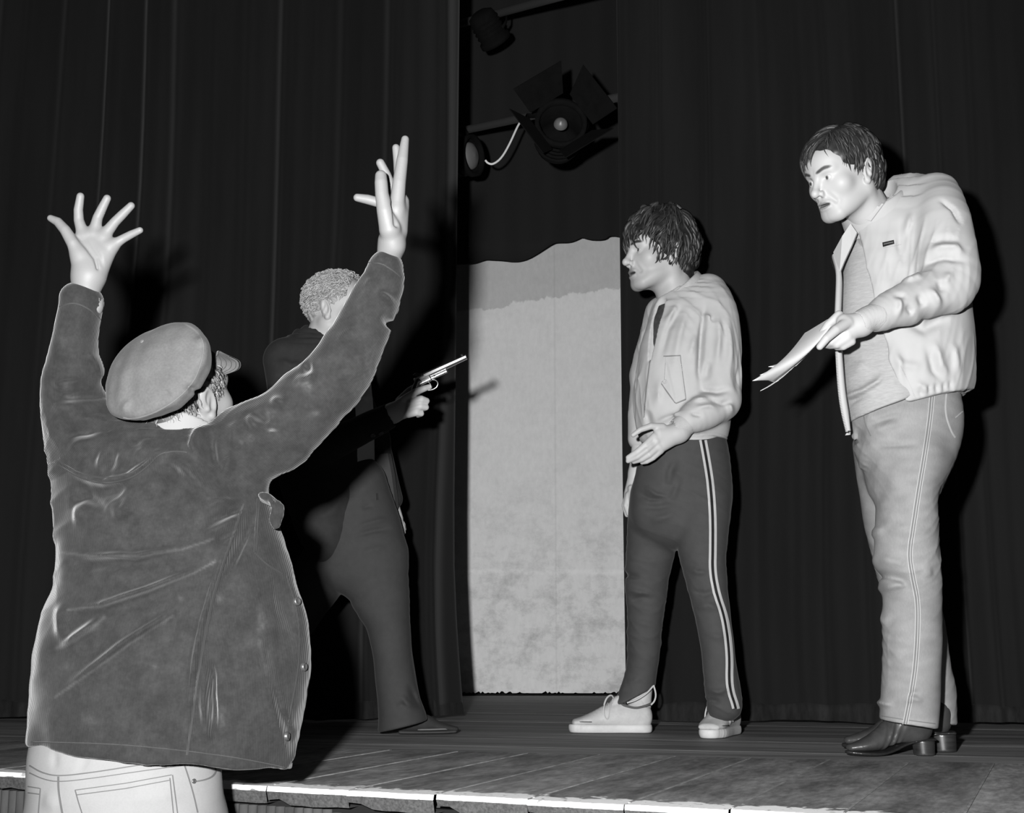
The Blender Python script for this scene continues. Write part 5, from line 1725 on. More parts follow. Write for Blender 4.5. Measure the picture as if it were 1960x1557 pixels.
# ------------------------------------------------------------------ grey-haired man in the dark suit with the pistol
M['b_suit'] = material('black_suit', 0.021, 0.85, sheen=0.03, spec=0.1, noise=[(40, 0.9, 1.1, ONE)])
M['b_trousers'] = material('dark_suit_trousers', 0.033, 0.85, sheen=0.03, spec=0.1, noise=[(40, 0.93, 1.07, ONE)])
M['b_shirt'] = material('white_shirt', 0.42, 0.85)
M['b_button'] = material('pale_button', 0.40, 0.5)
M['b_button_dark'] = material('dark_button', 0.02, 0.3, spec=0.5)
M['b_suede'] = material('dark_suede', 0.018, 0.95, noise=[(40, 0.8, 1.2, ONE)])
M['b_welt'] = material('shoe_welt', 0.10, 0.8)
M['b_sole'] = material('shoe_sole', 0.03, 0.8)

def build_gunman():
    H = Head((0.92, -0.26, -0.06), (0.03, 0, 1), 1.09, at_px=(622, 590), at_local=(0.080, -0.012, -0.012), Y=4.37)
    neck = P(612, 672, 4.46)
    hv, hf = head_shape(H, mouth=0.001, neck_to=neck, neck_r=0.058).mesh(0.0023)
    N = Shape(); Yh = 4.16
    hand_shape(N, [
        [(776, 764, Yh - .014, .0135), (795, 751, Yh - .018, .0115), (812, 744, Yh - .012, .010), (822, 741, Yh, .0085)],
        [(786, 772, Yh - .018, .0135), (806, 765, Yh - .022, .0125), (816, 768, Yh - .008, .0105), (810, 773, Yh + .012, .0085)],
        [(785, 783, Yh - .016, .013), (804, 778, Yh - .02, .012), (815, 780, Yh - .008, .010), (808, 784, Yh + .012, .0085)],
        [(782, 793, Yh - .012, .012), (797, 790, Yh - .016, .011), (806, 792, Yh - .006, .0095), (800, 795, Yh + .01, .008)],
        [(764, 768, Yh + .02, .013), (784, 748, Yh + .03, .0115), (800, 738, Yh + .028, .0095)],
    ], [((750, 792, Yh + .01, .028), (779, 768, Yh, .022)), ((750, 792, Yh + .01, .028), (780, 787, Yh, .021)), ((728, 803, Yh + .02, .028), (750, 792, Yh + .01, .028))])
    nv, nf = N.mesh(0.0025)
    Q = Shape(); Yf = 4.62
    hand_shape(Q, [
        [(762, 998, Yf - .02, .011), (767, 1012, Yf - .02, .0095), (768, 1026, Yf - .02, .008)],
        [(764, 996, Yf, .011), (770, 1008, Yf, .0095), (772, 1020, Yf, .008)],
        [(764, 994, Yf + .02, .010), (771, 1004, Yf + .02, .009), (773, 1014, Yf + .02, .008)],
        [(756, 990, Yf - .03, .011), (760, 1004, Yf - .035, .010), (762, 1016, Yf - .03, .008)],
    ], [((750, 962, Yf, .022), (761, 993, Yf, .019))])
    qv, qf = Q.mesh(0.003)
    core = core_body([(lr([(570, 650, 680, 4.47, .08), (560, 680, 800, 4.47, .09), (600, 700, 960, 4.47, .09)]), 0),
                      (cone(P(562, 700, 4.37), P(610, 850, 4.31), .045, .038), .02), (cone(P(610, 850, 4.31), P(735, 803, 4.18), .036, .026), .01),
                      (cone(P(640, 700, 4.58), P(715, 840, 4.64), .04, .034), .02), (cone(P(715, 840, 4.64), P(750, 962, 4.62), .033, .024), .01),
                      (cone(P(690, 990, 4.46), P(735, 1190, 4.46), .06, .045), .02), (cone(P(735, 1190, 4.46), P(765, 1362, 4.49), .043, .03), .01),
                      (cone(P(650, 1000, 4.50), P(540, 1200, 4.52), .06, .045), .02), (cone(P(540, 1200, 4.52), P(470, 1370, 4.56), .043, .03), .01)])
    base = G(640, 1408)
    body = person(join((hv, hf), (nv, nf), (qv, qf), core), M['skin'], base, 'grey-haired man in dark suit striding right and aiming a pistol', H, dict(stubble=0.95, brow=0.4))
    eyes(H, body)
    # hair
    rad = (0.080, 0.104, 0.084)
    B = Shape()
    B.add(H.prim(*ellipsoid((0, -0.018, 0.036), (0.079, 0.098, 0.083)), mirror=True))
    B.add(H.prim(*ellipsoid((0, -0.062, -0.012), (0.058, 0.034, 0.046)), mirror=True), 0.02)
    B.sub(H.prim(*ellipsoid((0, 0.090, -0.02), (0.11, 0.088, 0.115)), mirror=True), 0.010)
    B.disp(lambda p, g=waves(55, 4), g2=waves(110, 8): 0.004 * g(p) + 0.0025 * g2(p))
    bv, bf = B.mesh(0.0035)
    keep = lambda p: (p[2] > 0.02 or p[1] < -0.04) and not (p[1] > 0.05) and p[2] > -0.075 and not (p[1] > 0.0 and p[2] < 0.03)
    roots = scalp(1900, 8, keep, rad=rad)
    sv, sf = strands(H, roots, lambda p: (0.2 * np.sign(p[0]), -0.75, -0.5 + 3 * p[2]), 0.030, 0.0017, seed=16, lift=0.010, steps=8, rad=rad, curl=0.75, flat=0.6, sides=4, hug=0.75)
    r = np.random.default_rng(5)
    loc = np.repeat(roots, 9 * 4, 0)
    dark = 0.35 + 0.65 * np.clip((loc[:, 2] + 0.07) / 0.06, 0, 1)
    tone = np.concatenate([np.full(len(bv), 0.7), strand_tone(9 * 4, len(roots), 4, 0.7, 1.35) * dark])
    v, f = join((bv, bf), (sv, sf))
    mesh_obj('hair', v, f, M['hair_grey'], body, attrs={'shade': tone})['label'] = 'short curly grey hair'
    # shirt
    T = Shape()
    T.add(lr([(590, 668, 668, 4.48, .08), (575, 705, 720, 4.48, .12), (570, 715, 800, 4.48, .125), (580, 717, 900, 4.48, .12), (595, 718, 952, 4.48, .115)], flat1=True), 0)
    T.add(cone(P(611, 668, 4.46), P(613, 655, 4.46), .068, .062), .02)
    T.sub(cone(P(614, 650, 4.46), P(622, 600, 4.46), .056, .07), .003)
    folds(T, 4.36, [([(700, 890), (706, 925), (700, 945)], .008, -.010), ([(708, 880), (712, 920)], .007, .010), ([(694, 760), (705, 745)], .010, .01)])
    shape_obj('shirt', T, 0.005, M['b_shirt'], body)
    # jacket
    J = Shape()
    J.add(lr([(588, 640, 648, 4.47, .03), (552, 664, 668, 4.46, .10), (524, 685, 705, 4.46, .14), (516, 694, 760, 4.455, .15), (520, 698, 840, 4.455, .152), (534, 698, 910, 4.455, .15), (552, 694, 960, 4.455, .148), (570, 686, 1010, 4.455, .145), (592, 664, 1048, 4.455, .13), (610, 645, 1062, 4.455, .11)]), 0)
    J.add(loft([(P(548, 690, 4.38), .075, .075), (P(560, 760, 4.35), .07, .07), (P(600, 850, 4.31), .062, .06), (P(660, 838, 4.23), .052, .05), (P(742, 798, 4.175), .040, .040)], side=(0, 1, 0.2)), .03)
    # far sleeve
    J.add(cone(P(650, 700, 4.60), P(715, 840, 4.65), .06, .055), .03); J.add(cone(P(715, 840, 4.65), P(748, 955, 4.63), .052, .042), .02)
    J.sub(cone(P(624, 655, 4.44), P(650, 560, 4.44), .064, .1), .004)
    J.sub(cone(P(742, 798, 4.175), P(770, 786, 4.168), .033, .035), .003)
    folds(J, 4.34, [([(535, 690), (560, 705), (585, 700)], .012, .009), ([(530, 720), (555, 730), (580, 728)], .010, -.009), ([(600, 1000), (640, 980), (680, 930)], .016, .008)], gain=1.2)
    J.disp(lambda p, g=waves(8, 81): 0.002 * g(p))
    jk, jv, jf = shape_obj('jacket', J, 0.0042, M['b_suit'], body, 'dark single-breasted suit jacket', smooth_n=2)
    SJ = Surf(jv, jf)
    # lapel / collar at the neck
    Cb = Shape(); cn = unit((0.35, 0.0, 0.94)); cc = P(607, 652, 4.46)
    Cb.add(cone(cc - cn * 0.06, cc + cn * 0.01, .086, .072)); Cb.sub(cone(cc - cn * 0.2, cc + cn * 0.2, .064, .068), .003)
    Cb.cut(cc - cn * 0.05, -cn, .004); Cb.cut(cc + cn * 0.01, cn, .004); Cb.cut(P(628, 660, 4.4), (1, 0, 0.1), .004)
    shape_obj('collar', Cb, 0.004, M['b_suit'], jk)
    # far panel of the open jacket
    poly = [(712, 872), (742, 868), (749, 905), (757, 968), (752, 984), (744, 997), (736, 990), (722, 945), (713, 920)]
    pts = np.array([P(x, y, 4.55) for x, y in poly]); n = len(pts)
    v = np.concatenate([pts, pts + np.array([0.01, 0.02, 0])])
    mesh_obj('far_panel', v, [tuple(range(n))[::-1], tuple(range(n, 2 * n))] + [(i, (i + 1) % n, (i + 1) % n + n, i + n) for i in range(n)], M['b_trousers'], jk, smooth=False)
    button(SJ, 684, 922, 0.0085, M['b_button'], jk, label='pale front button', dome=0.3)
    for x, y in ((713, 833), (729, 829)):
        button(SJ, x, y, 0.0085, M['b_button_dark'], jk, label='dark cuff button')
    # trousers
    Tr = Shape()
    Tr.add(lr([(600, 742, 935, 4.47, .118), (596, 758, 985, 4.47, .125), (600, 772, 1030, 4.465, .125), (612, 778, 1075, 4.46, .118)]), 0)
    Tr.add(lr([(640, 782, 1070, 4.455, .11), (668, 784, 1135, 4.45, .10), (698, 785, 1185, 4.45, .09), (711, 788, 1235, 4.455, .084), (718, 796, 1295, 4.47, .082), (723, 805, 1345, 4.48, .085), (724, 817, 1380, 4.49, .09), (722, 824, 1408, 4.495, .09)], flat1=True), .02)
    Tr.add(lr([(598, 700, 1040, 4.50, .11), (556, 660, 1110, 4.52, .10), (512, 596, 1200, 4.53, .088), (470, 545, 1290, 4.55, .08), (438, 515, 1370, 4.56, .082), (430, 508, 1400, 4.56, .082)], flat1=True), .03)
    a, b = P(726, 1403, 4.45), P(816, 1380, 4.45)
    nr = np.cross(unit(b - a), (0, 1, 0)); nr = nr if nr[2] < 0 else -nr
    Tr.sub(rbox((a + b) / 2 + nr * 0.1, (0.13, 0.25, 0.1), np.stack([unit(b - a), np.array([0, 1.0, 0]), nr]), .004), .004)
    folds(Tr, 4.36, [([(672, 1030), (710, 1018), (755, 1008)], .008, -.009), ([(680, 1012), (715, 1000), (748, 990)], .008, .007), ([(690, 975), (715, 965)], .008, -.007), ([(690, 1060), (720, 1052), (745, 1052)], .010, .005),
                     ([(765, 1330), (775, 1345), (790, 1360)], .010, .012), ([(778, 1310), (790, 1340), (805, 1365)], .008, -.010), ([(785, 1220), (792, 1280), (800, 1335)], .006, -.008), ([(755, 1360), (775, 1345)], .010, -.007)], ymax=4.5)
    Tr.disp(lambda p, g=waves(7, 91): 0.0018 * g(p))
    tr, tv, tf = shape_obj('trousers', Tr, 0.0044, M['b_trousers'], body, 'dark suit trousers with flared hems', smooth_n=1)
    ST = Surf(tv, tf)
    ribbon('belt_loop', ST, [(721, 945), (722, 958)], 3, 0.003, M['b_suit'], tr, curve=False)
    for hp, tp, lb in (((748, 1406), (862, 1406), 'dark suede shoe of the leading leg'), ((440, 1400), (560, 1396), 'dark suede shoe of the trailing leg')):
        e = bpy.data.objects.new('shoe', None); COL.objects.link(e); e.parent = body; BASES[e.name] = {'base': base}; e['label'] = lb
        loafer(Foot(G(*hp), G(*tp), 0.80 if hp[0] > 600 else 0.9), e, dict(suede=M['b_suede'], sole=M['b_sole'], welt=M['b_welt']))
    # pistol -----------------------------------------------------------
    Yg = 4.155
    a, b = P(815, 719, Yg), P(892.5, 683.5, Yg - 0.02)
    ax = unit(b - a); up = unit(np.cross(ax, np.cross((0, -1, 0.0), ax))); up = np.cross((0, -1.0, 0), ax); up = unit(up if up[2] > 0 else -up)
    sd = np.cross(ax, up)
    pr = top_empty('pistol', P(800, 740, Yg), 'long-barrelled steel pistol with dark grip aimed by the man in the suit', 'pistol')
    L = np.linalg.norm(b - a)
    def q(t, u, s=0.0): return a + ax * t + up * u + sd * s
    v, f = tube_vf(np.array([q(-0.004, 0), q(0.05, 0), q(0.1, 0), q(L, 0)]), [0.0105, 0.0102, 0.0092, 0.0084], 8)
    mesh_obj('barrel', v, f, M['steel'], pr, smooth=False)['label'] = 'octagonal bright steel barrel'
    v, f = lathe_vf([(0.0045, L + 0.0005), (0.0045, L - 0.02), (0.0005, L - 0.02)], a, ax, 10); mesh_obj('bore', v, f, M['d_label'], pr)
    S = Shape(); S.add(rbox(q(0.018, -0.0145), (0.05, 0.0058, 0.0062), np.stack([ax, up, sd]), .003)); S.add(rbox(q(-0.014, -0.008), (0.026, 0.014, 0.008), np.stack([ax, up, sd]), .004), .004)
    shape_obj('frame', S, 0.0018, M['steel'], pr)
    v, f = lathe_vf([(0.0005, 0.011), (0.003, 0.0105), (0.003, 0.009)], q(0.026, -0.0135), -sd if (-sd)[1] < 0 else sd, 10); mesh_obj('screw', v, f, M['dark_steel'], pr)
    S = Shape(); S.add(chain([q(-0.018, 0.006), q(-0.026, 0.016), q(-0.034, 0.017)], [.006, .005, .003])); S.add(ball(q(-0.012, 0.004), .008), .003)
    shape_obj('hammer', S, 0.0018, M['dark_steel'], pr)
    S = Shape(); S.add(ellipsoid(q(-0.024, -0.012), np.array([.010, .010, .0105]), np.stack([ax, up, sd])))
    shape_obj('lock_plate', S, 0.002, M['walnut'], pr)
    S = Shape(); S.add(chain([q(-0.028, -0.008), q(-0.046, -0.026), q(-0.056, -0.05), q(-0.058, -0.085)], [.0115, .013, .0135, .016]))
    shape_obj('grip', S, 0.0025, M['walnut'], pr)
    v, f = tube_vf(smooth_line([q(-0.040, -0.008), q(-0.052, -0.018), q(-0.064, -0.036)], 2), 0.0042, 6, 0.6); mesh_obj('backstrap', v, f, M['steel'], pr)
    ring = [q(0.012, -0.020), q(0.024, -0.027), q(0.026, -0.040), q(0.016, -0.049), q(0.0, -0.050), q(-0.012, -0.046)]
    v, f = tube_vf(smooth_line(ring, 3), 0.0022, 6); mesh_obj('trigger_guard', v, f, M['steel'], pr)
    v, f = tube_vf(smooth_line([q(-0.002, -0.02), q(0.003, -0.031), q(0.001, -0.041)], 2), 0.002, 6); mesh_obj('trigger', v, f, M['steel'], pr)
    v, f = lathe_vf([(0.0005, 0.0065), (0.003, 0.005), (0.0042, 0.002), (0.0042, -0.003)], q(L - 0.010, 0.0085), up, 10); mesh_obj('front_sight', v, f, M['steel'], pr)
    return body
build_gunman()
# ------------------------------------------------------------------ man in cap and corduroy jacket below the stage, arms raised
M['a_skin'] = material('skin_dimmed_for_flash', 0.145, 0.55, spec=0.3, attr='shade', bump=(260, 0.12, 0.0012))  # skin colour made darker to offset the stronger flash this close
M['a_cord'] = material('corduroy', 0.0215, 0.92, sheen=0.17, spec=0.04, attr='shade', noise=[(26, 0.78, 1.28, ONE), (120, 0.86, 1.14, ONE)], wale=([('wale', None), ('wale_r', 'in_r'), ('wale_l', 'in_l')], 390.0, 0.16, 0.35), sheen_rough=0.4)
M['a_cap'] = material('cap_cloth', 0.082, 0.9, sheen=0.05, spec=0.05, noise=[(14, 0.88, 1.12, ONE), (220, 0.9, 1.1, ONE)])
M['a_piping'] = material('cap_seam', 0.10, 0.9)
M['a_jeans'] = material('white_jeans', 0.17, 0.85, noise=[(10, 0.94, 1.05, ONE), (300, 0.96, 1.04, ONE)])
M['a_stitch'] = material('jeans_stitch', 0.075, 0.85)
M['a_seam'] = material('cord_seam', 0.024, 0.9, sheen=0.12)
M['a_shirt'] = material('white_shirt_collar', 0.17, 0.8)
M['a_button'] = material('metal_button', 0.12, 0.35, metal=0.7)
M['a_hair'] = material('greying_hair', 0.05, 0.5, attr='shade')

def build_director():
    SHIFT[0] = 0.13
    H = Head((0.50, 0.80, 0.32), (-0.12, -0.32, 1), 1.07, at_px=(399, 771), at_local=(0.080, -0.012, -0.012), Y=2.475)
    neck = P(343, 862, 2.53)
    hv, hf = head_shape(H, mouth=0.001, neck_to=neck, neck_r=0.060).mesh(0.0023)
    Yl = 2.43
    N = Shape()
    hand_shape(N, [
        [(152, 492, Yl - .012, .0155), (140, 466, Yl - .018, .0125), (125, 441, Yl - .016, .0105), (111, 425, Yl - .010, .009), (97, 418, Yl - .006, .0068)],
        [(160, 452, Yl, .0125), (151, 422, Yl - .002, .0098), (150, 402, Yl - .006, .009), (154, 376, Yl - .012, .0076)],
        [(180, 447, Yl + .002, .0125), (187, 417, Yl, .0098), (195, 400, Yl - .004, .009), (205, 380, Yl - .010, .0076)],
        [(198, 453, Yl + .002, .0125), (220, 425, Yl + .001, .0096), (234, 411, Yl - .002, .009), (251, 394, Yl - .006, .0074)],
        [(212, 472, Yl + .002, .0115), (236, 457, Yl + .001, .0085), (251, 449, Yl - .002, .0078), (268, 441, Yl - .006, .0064)],
    ], [((166, 530, Yl, .023), (160, 458, Yl + .002, .014)), ((166, 530, Yl, .022), (180, 455, Yl + .005, .014)), ((176, 528, Yl, .021), (198, 460, Yl + .005, .014)), ((182, 524, Yl, .019), (213, 474, Yl + .004, .0135)), ((166, 530, Yl - .002, .021), (153, 490, Yl - .012, .0155)), ((164, 575, Yl + .004, .025), (168, 530, Yl, .023))], k=0.009, kp=0.018)
    for pts in ([(168, 452), (176, 470), (188, 488), (196, 506)], [(150, 452), (166, 474), (182, 496), (186, 515)], [(178, 448), (196, 466), (212, 480)]):
        N.sub(chain([P(x, y, Yl - 0.0195) for x, y in pts], [.0010, .0016, .0016, .0010][:len(pts)]), 0.008)
    lv, lf = N.mesh(0.0021)
    Yr = 2.40
    N = Shape()
    hand_shape(N, [
        [(745, 438, Yr - .020, .0195), (737, 404, Yr - .032, .0160), (731, 372, Yr - .036, .0130), (729.5, 350, Yr - .036, .0126), (729, 337, Yr - .033, .0112)],
        [(759, 400, Yr - .004, .0150), (764, 350, Yr - .008, .0130), (770, 306, Yr - .006, .0112), (775.5, 267, Yr + .002, .0078)],
        [(764, 395, Yr + .020, .0130), (765, 345, Yr + .022, .0108), (762, 310, Yr + .022, .0095), (758, 283, Yr + .02, .0076)],
        [(760, 400, Yr + .044, .0125), (750, 362, Yr + .046, .0105), (740, 335, Yr + .044, .0092), (728, 312, Yr + .04, .0085)],
        [(752, 408, Yr + .060, .0120), (726, 388, Yr + .064, .0100), (704, 382, Yr + .062, .0098), (684, 378.5, Yr + .06, .0080)],
    ], [((754, 470, Yr, .0165), (760, 402, Yr - .002, .0150)), ((756, 470, Yr + .01, .0165), (764, 400, Yr + .02, .0145)), ((755, 470, Yr + .016, .016), (760, 404, Yr + .044, .0140)), ((752, 472, Yr + .018, .015), (753, 412, Yr + .060, .0125)), ((752, 470, Yr, .0165), (747, 440, Yr - .02, .0160)), ((741, 520, Yr + .034, .0225), (747, 462, Yr + .008, .0235))], k=0.008, kp=0.014)
    N.add(cone(P(768, 440, Yr + .008), P(773, 385, Yr + .016), .010, .009), .014)
    N.sub(cone(P(757, 430, Yr - 0.030), P(752, 395, Yr - 0.032), .004, .003), 0.010)
    rv, rf = N.mesh(0.0021)
    fz = -0.85
    cen = P(240, 1500, 2.52); hipL, hipR = cen + np.array([-0.085, 0.0, -0.02]), cen + np.array([0.085, 0.02, -0.02])
    core = core_body([(lr([(230, 400, 870, 2.54, .09), (170, 430, 960, 2.53, .11), (160, 430, 1200, 2.53, .11), (140, 380, 1450, 2.53, .10)]), 0),
                      (cone(P(190, 860, 2.52), P(135, 745, 2.49), .05, .042), .03), (cone(P(135, 745, 2.49), P(160, 590, 2.44), .04, .028), .01),
                      (cone(P(420, 870, 2.51), P(650, 735, 2.46), .055, .042), .03), (cone(P(650, 735, 2.46), P(742, 520, 2.43), .04, .028), .01),
                      (cone(hipL, (hipL[0] - 0.01, hipL[1] + 0.02, -0.35), .075, .05), .02), (cone((hipL[0] - 0.01, hipL[1] + 0.02, -0.35), (hipL[0] - 0.02, hipL[1] + 0.0, fz + 0.06), .05, .035), .01),
                      (cone(hipR, (hipR[0] + 0.01, hipR[1] + 0.02, -0.35), .075, .05), .02), (cone((hipR[0] + 0.01, hipR[1] + 0.02, -0.35), (hipR[0] + 0.02, hipR[1] + 0.0, fz + 0.06), .05, .035), .01)])
    base = np.array([cen[0], cen[1], fz])
    body = person(join((hv, hf), (lv, lf), (rv, rf), core), M['a_skin'], base, 'man seen from behind in cap and corduroy jacket with both arms raised', H, dict(stubble=0.9, brow=0.4))
    eyes(H, body)
    # hair at the nape and temple, under the cap
    rad = (0.080, 0.103, 0.086)
    B = Shape()
    B.add(H.prim(*ellipsoid((0, -0.020, 0.030), (0.0785, 0.099, 0.084)), mirror=True)); B.add(H.prim(*ellipsoid((0, -0.066, -0.035), (0.058, 0.036, 0.05)), mirror=True), 0.02)
    B.sub(H.prim(*ellipsoid((0, 0.092, -0.035), (0.12, 0.085, 0.11)), mirror=True), 0.010)
    B.sub(H.prim(*ball((0.09, 0.0, -0.012), 0.036), mirror=True), 0.006)
    bv, bf = B.mesh(0.004)
    keep = lambda p: (p[1] < -0.035 and -0.085 < p[2] < 0.02) or (p[1] > 0.0 and p[1] < 0.055 and -0.005 < p[2] < 0.05)
    roots = scalp(420, 12, keep, rad=rad)
    sv, sf = strands(H, roots, lambda p: ((0.3 * np.sign(p[0]), -0.1, -1.0) if p[1] < 0 else (0.0, 0.3, -1)), (lambda p: 0.034 if p[1] < 0 else 0.016), 0.0026, seed=19, lift=0.004, steps=8, rad=rad, curl=0.5, flat=0.5, sides=4)
    tone = np.concatenate([np.full(len(bv), 0.5), strand_tone(9 * 4, len(roots), 7, 0.35, 3.0)])
    v, f = join((bv, bf), (sv, sf)); mesh_obj('hair', v, f, M['a_hair'], body, attrs={'shade': tone})['label'] = 'greying hair curling below the cap'
    # cap ---------------------------------------------------------------
    u = unit((-0.36, -0.80, 0.40)); R = frame(u, (0.75, -0.1, 0.6))
    cc = P(297, 708, 2.385)
    C = Shape()
    C.add(ellipsoid(cc, (0.112, 0.106, 0.036), R))
    C.add(ellipsoid(cc - u * 0.022 + np.array([0.004, 0, 0.0]), (0.098, 0.092, 0.030), R), 0.02)
    C.sub(ellipsoid(cc - u * 0.085, (0.084, 0.082, 0.058), R), 0.006)
    C.disp(lambda p, g=waves(9, 7), g2=waves(20, 3): 0.0045 * g(p) + 0.0018 * g2(p))
    folds(C, 2.36, [([(355, 740), (372, 748), (385, 745)], .006, -.006), ([(320, 752), (340, 768)], .005, -.004), ([(240, 800), (246, 780), (262, 770)], .008, .005), ([(380, 640), (395, 668)], .008, .005)])
    cv, cf = C.mesh(0.0032)
    ct = top_obj('cap', cv, cf, M['a_cap'], cc, 'soft grey flat-topped cloth cap worn by the man with raised arms', 'cap')
    SCp = Surf(cv, cf)
    ribbon('crown_seam', SCp, [(352, 620), (374, 632), (387, 650), (390, 672), (383, 700), (372, 728), (352, 752), (322, 776), (286, 795), (250, 803), (236, 800)], 2.0, 0.0014, M['a_piping'], ct)
    button(SCp, 272, 654, 0.004, M['a_piping'], ct, name='eyelet')
    # visor: a curved stitched plate
    nu, nv_ = 22, 10
    inner = smooth_line([(414, 674), (411, 690), (405, 708), (398, 724)], 2); outer = smooth_line([(416, 672), (436, 682), (455, 690), (459, 698), (455, 709), (432, 717), (402, 727)], 2)
    inner = resample(inner, 1)[np.linspace(0, len(resample(inner, 1)) - 1, nu + 1).astype(int)]; outer = resample(outer, 1)[np.linspace(0, len(resample(outer, 1)) - 1, nu + 1).astype(int)]
    V = np.zeros((nu + 1, nv_ + 1, 3))
    for i in range(nu + 1):
        for j in range(nv_ + 1):
            w = j / nv_
            q = inner[i] * (1 - w) + outer[i] * w
            V[i, j] = P(q[0], q[1], 2.50 + 0.045 * w * (1 - i / nu) + 0.01 * w)
    n = (nu + 1) * (nv_ + 1); idx = np.arange(n).reshape(nu + 1, nv_ + 1)
    f = np.stack([idx[:-1, :-1], idx[1:, :-1], idx[1:, 1:], idx[:-1, 1:]], -1).reshape(-1, 4)
    ring = list(idx[:, 0]) + list(idx[-1, 1:]) + list(idx[::-1, -1][1:]) + list(idx[0, ::-1][1:-1])
    v = np.concatenate([V.reshape(-1, 3), V.reshape(-1, 3) + np.array([0.002, 0.007, 0.002])])
    vis = mesh_obj('visor', v, np.concatenate([f, f[:, ::-1] + n, np.array([(a, b, b + n, a + n) for a, b in zip(ring, ring[1:] + ring[:1])])]), M['a_cap'], ct)
    for w in (0.3, 0.5, 0.7, 0.88):
        k = [tuple(V[i, 0] * (1 - w) + V[i, -1] * w + np.array([0, -0.0012, 0])) for i in range(2, nu - 1)]
        v, f = tube_vf(np.array(k), 0.0006, 5); mesh_obj('visor_stitching', v, f, M['a_seam'], vis)
    # shirt collar and cuff
    S = Shape(); cn = unit((0.30, 0.10, 0.95)); sc = P(348, 810, 2.515)
    S.add(cone(sc - cn * 0.05, sc + cn * 0.005, .081, .077)); S.sub(cone(sc - cn * 0.2, sc + cn * 0.2, .070, .072), .003); S.cut(sc + cn * 0.010, cn, .003)
    shape_obj('shirt_collar', S, 0.004, M['a_shirt'], body)
    S = Shape(); S.add(lp([(130, 557, 194, 584, 2.434, .030), (132, 572, 194, 600, 2.437, .030)], flat0=True)); S.sub(cone(P(163, 572, Yl), P(165, 530, Yl), .029, .03), .002)
    shape_obj('shirt_cuff', S, 0.004, M['a_shirt'], body)
    # jacket -----------------------------------------------------------
    J = Shape()
    J.add(lr([(262, 412, 826, 2.55, .03), (190, 445, 850, 2.54, .09), (145, 455, 878, 2.535, .115), (118, 474, 910, 2.53, .135), (107, 496, 960, 2.53, .15), (107, 522, 1010, 2.53, .158), (108, 540, 1060, 2.53, .162), (107, 553, 1105, 2.53, .168), (98, 572, 1155, 2.53, .172), (84, 588, 1205, 2.53, .176), (72, 596, 1245, 2.53, .178), (64, 592, 1300, 2.53, .178), (60, 580, 1355, 2.53, .175), (58, 567, 1410, 2.53, .172), (57, 556, 1455, 2.53, .168), (57, 550, 1510, 2.53, .165)], flat1=True), 0)
    J.add(lp([(120, 925, 290, 860, 2.53, .10), (100, 872, 252, 832, 2.515, .088), (86, 815, 222, 808, 2.50, .076), (80, 765, 200, 782, 2.485, .066), (87, 705, 187, 722, 2.465, .058), (101, 640, 184, 660, 2.45, .052), (118, 580, 193, 606, 2.44, .047), (123, 560, 197, 590, 2.436, .044)], flat1=True), .04)
    J.add(lp([(330, 830, 440, 960, 2.53, .10), (376, 812, 480, 940, 2.515, .092), (436, 794, 545, 902, 2.495, .080), (502, 757, 612, 846, 2.475, .072), (562, 712, 676, 780, 2.46, .067), (608, 664, 720, 712, 2.45, .062), (652, 600, 744, 642, 2.445, .055), (688, 532, 768, 566, 2.435, .049), (711, 488, 768, 513, 2.43, .045)], flat1=True), .04)
    # hem line falls towards the right
    J.cut(P(57, 1435, 2.4), np.array([-0.100, 0.0, -1.0]), 0.006)
    J.sub(cone(P(352, 788, 2.50), P(372, 720, 2.50), .078, .11), .004)
    J.sub(cone(P(163, 548, 2.437), P(166, 500, 2.43), .026, .036), .003); J.sub(cone(P(751, 452, 2.41), P(753, 420, 2.41), .024, .032), .003)
    Y = 2.40
